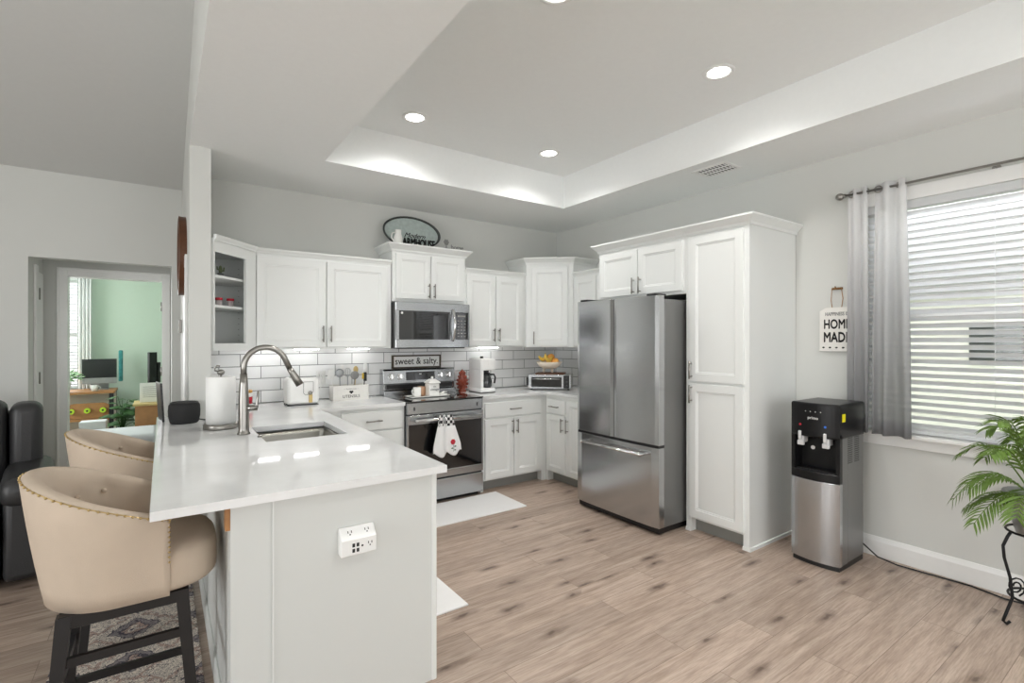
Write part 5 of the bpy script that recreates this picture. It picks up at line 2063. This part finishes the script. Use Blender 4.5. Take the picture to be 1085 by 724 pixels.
def stool_shell():
    """barrel back; faces +x; z 0 at floor"""
    b = MB()
    R = 0.24
    path = []
    n1, n2 = 7, 34
    for k in range(n1):
        path.append((0.14-0.135*k/n1, -R-0.004))
    for k in range(n2+1):
        a = -PI/2-PI*k/n2
        path.append((0.005+0.222*math.cos(a), (R+0.004)*math.sin(a)))
    for k in range(1, n1+1):
        path.append((0.005+0.135*k/n1, R+0.004))
    P = [Vector((p[0], p[1])) for p in path]
    N = len(P)
    Ls = [0]
    for i in range(1, N):
        Ls.append(Ls[-1]+(P[i]-P[i-1]).length)
    tot = Ls[-1]
    rings = []
    TUFT = []
    for r_, z_ in ((0, 0.86), (1, 0.775)):
        for q in range(6):
            sx_ = 0.2+0.6*(q+(0.5 if r_ else 0))/5.0
            if sx_ < 0.82:
                TUFT.append((sx_*tot, z_))
    th = 0.05
    info = []
    for i, p in enumerate(P):
        d = (P[min(i+1, N-1)]-P[max(i-1, 0)]).normalized()
        no = Vector((-d.y, d.x))
        if no.dot(p-Vector((0.0, 0))) < 0:
            no = -no
        if abs(p.y) < 0.1 and p.x < 0 and no.x > 0:
            no = -no
        f = Ls[i]/tot
        e = math.sin(PI*f)
        zt_ = 0.845+0.15*e**1.3
        fl = 0.012+0.03*e
        sec = []
        # outer from bottom to top
        for k in range(7):
            g = k/6
            zz = 0.578+(zt_-0.015-0.578)*g
            off = -0.016*(1-g)**2+fl*g
            sec.append((p.x+no.x*off, p.y+no.y*off, zz))
        # rounded top
        for k in range(1, 6):
            a = PI*k/6
            off = fl-th/2+th/2*math.cos(a)
            sec.append((p.x+no.x*off, p.y+no.y*off, zt_-0.015+0.02*math.sin(a)))
        for k in range(10):
            g = 1-k/9
            zz = 0.66+(zt_-0.015-0.66)*g
            off = fl*g-th-0.004
            dm = 0
            for (ts, tz_) in TUFT:
                dd_ = ((Ls[i]-ts)**2+(zz-tz_)**2)
                dm += 0.018*math.exp(-dd_/0.0007)
            off += dm-0.006*math.sin(PI*g)
            sec.append((p.x+no.x*off, p.y+no.y*off, zz))
        sec.append((p.x-no.x*th, p.y-no.y*th, 0.578))
        rings.append(sec)
        info.append((p, no, fl, zt_, f))
    b.ring(rings)
    return b, info, TUFT, Ls


def make_stool(label):
    t = thing('counter_stool', label, 'stool', (0, 0, 0), 0, 'beige counter stools at the peninsula')
    b, info, TU, Ls = stool_shell()
    sh = b.build('backrest', M['linen'], t)
    # nails along top outer edge
    b = MB()
    for k_ in (1,):
        b.tube([(p.x+no.x*(fl-0.004), p.y+no.y*(fl-0.004), zt_-0.006) for (p, no, fl, zt_, f) in info], 0.002, 5)
    last = None
    for i in range(len(info)-1):
        p, no, fl, zt_, f = info[i]
        p2, no2, fl2, zt2, f2 = info[i+1]
        m = max(1, int((p2-p).length/0.02))
        for k in range(m):
            g = k/m
            q = p.lerp(p2, g)
            nn = no.lerp(no2, g)
            fz = fl+(fl2-fl)*g
            z = zt_+(zt2-zt_)*g
            b.ball((q.x+nn.x*(fz-0.001), q.y+nn.y*(fz-0.001), z-0.006), 0.0044, 0.0044, 0.0044, 6, 4)
    for sgn in (-1, 1):
        for k in range(9):
            b.ball((0.139, sgn*0.256, 0.70+k*0.0165), 0.0038, 0.0038, 0.0038, 6, 4)
    sub(sh, b.build('nailhead_trim', M['brass'], t))
    # tuft buttons
    for ts, tz_ in TU:
        for i in range(len(Ls)-1):
            if Ls[i] <= ts < Ls[i+1]:
                p, no, fl, zt_, f = info[i]
                off = -0.052+0.018
                b = MB().ball((p.x+no.x*off, p.y+no.y*off, tz_), 0.009, 0.009, 0.009, 10, 6)
                sub(sh, b.build('tuft_button', M['linen'], t))
    # seat
    b = MB()

    def D(sx_, z, grow=0.0):
        pl = []
        for k in range(48):
            a = 2*PI*k/48
            c_, s_ = math.cos(a), math.sin(a)
            n_ = 3.2
            r = (abs(c_)**n_+abs(s_)**n_)**(-1/n_)
            X_ = 0.05+(0.24 if c_ > 0 else 0.2)*r*c_*sx_
            Y_ = (0.228-(0.035*min(1, -c_*2) if c_ < 0 else 0))*r*s_*sx_
            pl.append((X_, Y_, z))
        return pl
    b.ring([D(0.93, 0.585), D(0.99, 0.60), D(1.0, 0.625), D(0.995, 0.66), D(1.0, 0.675), D(0.985, 0.705), D(0.93, 0.722), D(0.75, 0.73), D(0.4, 0.735)])
    b.build('seat', M['linen'], t)
    # frame
    b = MB()
    for x0, y0, x1, y1 in ((-0.145, -0.198, 0.195, -0.168), (-0.145, 0.168, 0.195, 0.198), (-0.145, -0.168, -0.115, 0.168), (0.165, -0.168, 0.195, 0.168)):
        b.box(x0, y0, 0.535, x1, y1, 0.577, 0.002)
    b.build('seat_frame', M['stoolleg'], t)
    corners = []
    for sx_, sy_ in ((-1, -1), (-1, 1), (1, -1), (1, 1)):
        tx, ty = (0.175 if sx_ > 0 else -0.13), 0.18*sy_
        bx_, by_ = tx+0.045*sx_, ty+0.035*sy_
        h1, h0 = 0.019, 0.015
        b = MB()
        b.ring([[(bx_-h0, by_-h0, 0), (bx_+h0, by_-h0, 0), (bx_+h0, by_+h0, 0), (bx_-h0, by_+h0, 0)],
                [(tx-h1, ty-h1, 0.575), (tx+h1, ty-h1, 0.575), (tx+h1, ty+h1, 0.575), (tx-h1, ty+h1, 0.575)]], smooth=False)
        b.build('leg', M['stoolleg'], t)
        corners.append((tx, ty, bx_, by_))

    def at(c, z):
        f = z/0.575
        return (c[2]+(c[0]-c[2])*f, c[3]+(c[1]-c[3])*f)
    for (i, j, z) in ((0, 2, 0.43), (1, 3, 0.43), (0, 1, 0.34), (2, 3, 0.30), (0, 2, 0.16), (1, 3, 0.16)):
        p, q = at(corners[i], z), at(corners[j], z)
        b = MB()
        h_ = 0.014
        if abs(p[0]-q[0]) > abs(p[1]-q[1]):
            b.box(p[0], p[1]-0.009, z-h_, q[0], p[1]+0.009, z+h_)
        else:
            b.box(p[0]-0.009, p[1], z-h_, p[0]+0.009, q[1], z+h_)
        b.build('stretcher', M['stoolleg'], t)
    return t


s1 = make_stool('beige tufted counter stool nearest the camera at the peninsula end')
del s1['group']
s1.location = (-0.12, 2.25, 0.0092)
s2 = copy_tree(s1)
s2.location = (-0.12, 3.17, 0.0092)
tag(s2, 'beige tufted counter stool behind the nearest one, mostly hidden', 'stool')
for s_ in (s1, s2):
    s_['group'] = 'beige counter stools at the peninsula'

# rug
b = MB().box(-0.40, 1.3, 0.0006, 0.145, 4.3, 0.009, 0.002)
tag(b.build('runner_rug', M['rug']), 'patterned cream and navy runner rug under the beige stools', 'rug')

# ------------------------------------------------------------------ recliner
t = thing('recliner', 'black leather recliner cut off by the left edge of the photo', 'armchair', (-0.94, 4.42, 0), math.radians(8))
# local: faces -y, right side (x+) visible
b = MB()
b.box(0.13, -0.42, 0.03, 0.33, 0.42, 0.52, 0.04, 3)
b.box(0.11, -0.45, 0.46, 0.36, 0.36, 0.64, 0.075, 4)
b.build('armrest', M['leather'], t)
b = MB()
b.box(-0.73, -0.42, 0.03, -0.53, 0.42, 0.52, 0.04, 3)
b.box(-0.76, -0.45, 0.46, -0.51, 0.36, 0.64, 0.075, 4)
b.build('armrest', M['leather'], t)
MB().box(-0.51, -0.44, 0.22, 0.11, 0.2, 0.47, 0.06, 4).build('seat_cushion', M['leather'], t)
MB().box(-0.52, -0.40, 0.03, 0.12, 0.4, 0.24, 0.02, 2).build('base', M['leather'], t)
for x0, x1, zt_ in ((0.135, 0.30, 1.02), (-0.535, 0.125, 1.04), (-0.70, -0.545, 1.02)):
    MB().box(x0, 0.12, 0.45, x1, 0.40, zt_, 0.06, 4).build('back_cushion', M['leather'], t)
MB().box(-0.68, 0.36, 0.1, 0.28, 0.5, 0.95, 0.03, 3).build('back_panel', M['leather'], t)

# ------------------------------------------------------------------ palm on stand
px, py = 3.595, 0.53
t = thing('plant_stand', 'black wrought iron scrolled plant stand at the right edge', 'plant stand', (px, py, 0))
for k in range(3):
    a = k*2*PI/3+2.3
    c_, s_ = math.cos(a), math.sin(a)
    pts = []
    for (r, z) in ((0.125, 0.02), (0.14, 0.006), (0.155, 0.02), (0.145, 0.05), (0.115, 0.14), (0.125, 0.24), (0.15, 0.34), (0.155, 0.40), (0.135, 0.45), (0.12, 0.475)):
        pts.append((r*c_, r*s_, z))
    MB().tube(pts, 0.007, 8).build('leg', M['iron'], t)
    pts = []
    for q in range(20):
        g = q/19
        rr = 0.012+0.03*g
        th_ = g*3.4*PI
        pts.append(((0.10+rr*math.cos(th_))*c_, (0.10+rr*math.cos(th_))*s_, 0.20+rr*math.sin(th_)*1.2))
    MB().tube(pts, 0.004, 6).build('scroll', M['iron'], t)
b = MB()
for r, z in ((0.124, 0.475), (0.115, 0.145)):
    MB().tube([(r*math.cos(2*PI*k/32), r*math.sin(2*PI*k/32), z) for k in range(33)], 0.006, 8).build('ring', M['iron'], t)
t = thing('potted_palm', 'feathery green palm in a grey metal bucket before the window', 'plant', (px, py, 0.46))
MB().lathe([(0, 0), (0.085, 0), (0.088, 0.004), (0.133, 0.2), (0.14, 0.205), (0.138, 0.212), (0.12, 0.21), (0.112, 0.17), (0, 0.165)], seg=32).build('pot', M['galv'], t)
MB().lathe([(0, 0.166), (0.108, 0.166), (0.11, 0.175), (0.05, 0.182), (0, 0.184)]).build('soil', M['soil'], t)
MB().tube([(-0.128, 0.0, 0.185), (-0.16, 0.0, 0.16), (-0.165, 0.02, 0.12), (-0.12, 0.02, 0.1)], 0.006, 8).build('pot_handle', M['iron'], t)


def frond(az, reach, rise, droop, nleaf=15, ll=0.088):
    b = MB()
    c_, s_ = math.cos(az), math.sin(az)
    pts = []
    n = 22
    for k in range(n+1):
        f = k/n
        r = 0.015+reach*0.86*f
        z = 0.175+rise*math.sin(min(1, f*1.25)*PI/2)-droop*f**2.4
        pts.append(Vector((r*c_, r*s_, z)))
    b.tube(pts, [0.0035*(1-0.75*k/n)+0.0006 for k in range(n+1)], 6)
    for k in range(nleaf):
        f = 0.28+0.70*k/(nleaf-1)
        idx = f*n
        i = min(int(idx), n-1)
        p = pts[i].lerp(pts[i+1], idx-i)
        d = (pts[i+1]-pts[i]).normalized()
        side = Vector((-s_, c_, 0))
        up = side.cross(d)
        if up.z < 0:
            up = -up
        ln = ll*(0.55+0.75*math.sin(PI*min(1, (f-0.2)/0.85)))*random.uniform(0.88, 1.08)
        for sg in (-1, 1):
            dr = (d*0.75+side*sg*0.85+up*0.12+Vector((0, 0, -0.18))).normalized()
            wv = (dr.cross(up)+up*random.uniform(-0.5, 0.5)).normalized()
            wd = 0.0065
            A0 = p
            q1 = p+dr*ln*0.35+up*0.004
            q2 = p+dr*ln*0.7-Vector((0, 0, 0.006))
            q3 = p+dr*ln-Vector((0, 0, 0.022))
            v = [A0+wv*0.002, A0-wv*0.002, q1+wv*wd, q1+up*0.002, q1-wv*wd, q2+wv*wd*0.8, q2+up*0.002, q2-wv*wd*0.8, q3]
            b._add([tuple(x) for x in v], [(0, 1, 3), (0, 3, 2), (1, 4, 3), (2, 3, 6, 5), (3, 4, 7, 6), (5, 6, 8), (6, 7, 8)], True)
    return b.build('frond', M['leaf'], t)


FR = [(2.75, 0.36, 0.30, 0.05), (2.35, 0.34, 0.16, 0.12), (2.1, 0.38, 0.20, 0.24), (3.0, 0.30, 0.12, 0.16), (2.6, 0.25, 0.42, 0.02), (1.6, 0.34, 0.3, 0.12), (3.6, 0.32, 0.34, 0.1), (4.2, 0.34, 0.26, 0.16), (4.8, 0.32, 0.3, 0.14), (5.5, 0.24, 0.34, 0.12), (0.6, 0.24, 0.36, 0.1), (1.1, 0.28, 0.3, 0.14), (2.2, 0.22, 0.40, 0.05), (3.3, 0.22, 0.44, 0.04), (1.85, 0.3, 0.05, 0.14), (2.5, 0.36, 0.08, 0.2)]
for f_ in FR:
    frond(*f_)

# ------------------------------------------------------------------ green room contents
gy = 8.55
t = thing('desk', 'dark framed desk with wood top and lower shelf in the green room', 'desk', (-1.1, gy, 0))
MB().box(-0.6, 0, 0.735, 0.575, 0.6, 0.765, 0.003).build('desktop', M['wood'], t)
MB().box(-0.58, 0.02, 0.38, 0.56, 0.5, 0.405).build('shelf', M['wood'], t)
MB().box(-0.58, 0.52, 0.15, 0.56, 0.54, 0.73).build('back_panel', M['siding'], t)
for x in (-0.58, 0.53):
    for y in (0.02, 0.55):
        MB().box(x-0.015, y-0.015, 0, x+0.035, y+0.015, 0.735).build('leg', M['black'], t)
t = thing('computer_monitor', 'all-in-one computer with dark screen and silver chin on the desk', 'computer', (-0.71, gy+0.36, 0.7655), math.radians(4))
MB().box(-0.185, -0.01, 0.16, 0.185, 0.012, 0.42, 0.003).build('screen', M['screen'], t)
MB().box(-0.185, -0.012, 0.08, 0.185, 0.012, 0.16, 0.003).build('chin', M['galv'], t)
MB().prism([(0.013, 0.22), (0.03, 0.22), (0.1, 0.008), (0.09, 0.0), (-0.08, 0.0), (-0.08, 0.008), (0.07, 0.01)], -0.1, 0.1, 'x').build('stand', M['galv'], t)
t = thing('mug', 'small white cup on the green room desk before the computer', 'cup', (-0.74, gy+0.1, 0.7655))
MB().lathe([(0, 0), (0.035, 0), (0.04, 0.08), (0.036, 0.08), (0.03, 0.01), (0, 0.008)]).build('bowl', M['white'], t)
MB().tube([(0.038, 0, 0.06), (0.06, 0, 0.05), (0.058, 0, 0.03), (0.036, 0, 0.02)], 0.004, 8).build('handle', M['white'], t)


def leafy(name, label, loc, potr, poth, n, ll, spread, mm, up=0.6, potm='white'):
    t = thing(name, label, 'plant', loc)
    MB().lathe([(0, 0), (potr*0.75, 0), (potr, poth), (potr*0.93, poth), (potr*0.85, poth*0.85), (0, poth*0.85)]).build('pot', M[potm], t)
    b = MB()
    for k in range(n):
        a = random.uniform(0, 2*PI)
        r = spread*math.sqrt(random.random())
        h = poth+up*random.uniform(0.25, 1)*(1-0.5*r/spread)
        p = Vector((r*math.cos(a), r*math.sin(a), h))
        b.tube([(0, 0, poth*0.8), (p.x*0.4, p.y*0.4, poth+(h-poth)*0.7), tuple(p)], 0.003, 5)
        d = Vector((math.cos(a), math.sin(a), random.uniform(-0.5, 0.3))).normalized()
        s_ = d.cross(Vector((0, 0, 1))).normalized()
        u_ = s_.cross(d)
        L_ = ll*random.uniform(0.7, 1.1)
        v = [p, p+d*L_*0.4+s_*L_*0.4-u_*0.01, p+d*L_*0.45+u_*0.012, p+d*L_*0.4-s_*L_*0.4-u_*0.01, p+d*L_]
        b._add([tuple(x) for x in v], [(0, 1, 2), (0, 2, 3), (1, 4, 2), (2, 4, 3)], True)
    b.build('foliage', M[mm], t)
    return t


leafy('potted_plant', 'bushy pale green plant in a white pot on the green room desk', (-1.06, gy+0.08, 0.7655), 0.09, 0.13, 60, 0.09, 0.16, 'leafpale', 0.2)
leafy('potted_plant', 'broad-leaved green plant on the floor right of the desk', (-0.42, 8.1, 0), 0.12, 0.3, 45, 0.17, 0.13, 'leafdk', 0.55, 'steeldark')
leafy('potted_plant', 'dark leafy plant below the black screen in the green room', (0.12, 8.2, 0), 0.12, 0.3, 40, 0.14, 0.1, 'leafdk', 0.55, 'steeldark')
t = thing('skateboard', 'skateboard with lime wheels resting on its side on the desk shelf', 'skateboard', (-0.80, gy+0.06, 0.4055), 0)
b = MB()
b.ring([[(x, -0.005+0.01*0, z) for x, z in pl] for pl in []] or [[(0.26*math.cos(2*PI*k/40)*(1 if abs(math.cos(2*PI*k/40)) < 0.99 else 1), -0.006, 0.105+0.1*max(-1, min(1, 1.25*math.sin(2*PI*k/40)))) for k in range(40)], [(0.26*math.cos(2*PI*k/40), 0.006, 0.105+0.1*max(-1, min(1, 1.25*math.sin(2*PI*k/40)))) for k in range(40)]], smooth=False)
b.build('deck', M['wood'], t)
for x in (-0.17, -0.01, 0.15):
    MB().cyl((x, -0.01, 0.11), (x, -0.05, 0.11), 0.034).build('wheel', M['lime'], t)
    MB().cyl((x, -0.0505, 0.11), (x, -0.053, 0.11), 0.012).build('axle_nut', M['steeldark'], t)
t = thing('television', 'narrow black screen seen nearly side-on against the green wall', 'television', (-0.12, gy+0.42, 0), math.radians(40))
MB().box(-0.06, -0.02, 0.76, 0.06, 0.02, 1.27, 0.004).build('screen', M['black'], t)
MB().box(0.06, -0.03, 0.8, 0.10, -0.005, 1.12).build('rear_cover', M['black'], t)
MB().cyl((0, 0, 0.02), (0, 0, 0.8), 0.02).lathe([(0, 0), (0.16, 0), (0.16, 0.015), (0, 0.02)]).build('stand', M['black'], t)
t = tag(MB().box(-0.52, gy+0.62, 0.85, -0.47, gy+0.65, 1.3, 0.01).build('scarf', M['clock']), 'narrow teal patterned scarf hanging beside the green room computer', 'scarf')
t = thing('bed', 'low daybed with pale grey cover just inside the green room', 'bed', (-0.62, 6.75, 0))
MB().box(-0.55, -0.35, 0.08, 0.58, 0.35, 0.28, 0.02).build('frame', M['leather'], t)
MB().box(-0.56, -0.36, 0.28, 0.585, 0.36, 0.47, 0.05, 3).build('mattress', M['bedding'], t)
t = thing('cardboard_box', 'pale box standing between the daybed and the desk', 'box', (-0.66, 7.6, 0))
MB().box(-0.12, -0.1, 0, 0.12, 0.1, 0.50, 0.004).build('carton', M['bedding'], t)
t = thing('console_table', 'small table with pale top and wood drawer in the green room', 'table', (-0.08, 7.4, 0))
MB().box(-0.2, -0.2, 0.68, 0.28, 0.25, 0.705, 0.003).build('tabletop', M['woodlt'], t)
MB().box(-0.18, -0.18, 0.45, 0.26, 0.22, 0.68).build('drawer_box', M['wood'], t)
for x in (-0.17, 0.25):
    for y in (-0.17, 0.21):
        MB().box(x-0.015, y-0.015, 0, x+0.015, y+0.015, 0.45).build('leg', M['wood'], t)
t = thing('notice_board', 'white printed card standing on the small green room table', 'card', (-0.10, 7.38, 0.7055), 0)
MB().box(-0.12, -0.006, 0, 0.09, 0.006, 0.23, 0.002).prism([(0.006, 0.0), (0.07, 0.0), (0.006, 0.12)], -0.02, 0.02, 'x').build('card', M['white'], t)
b = MB()
for k in range(7):
    b.box(-0.09, -0.0068, 0.06+k*0.02, 0.06, -0.0061, 0.064+k*0.02)
b.build('printed_lines', M['greyprint'], t)
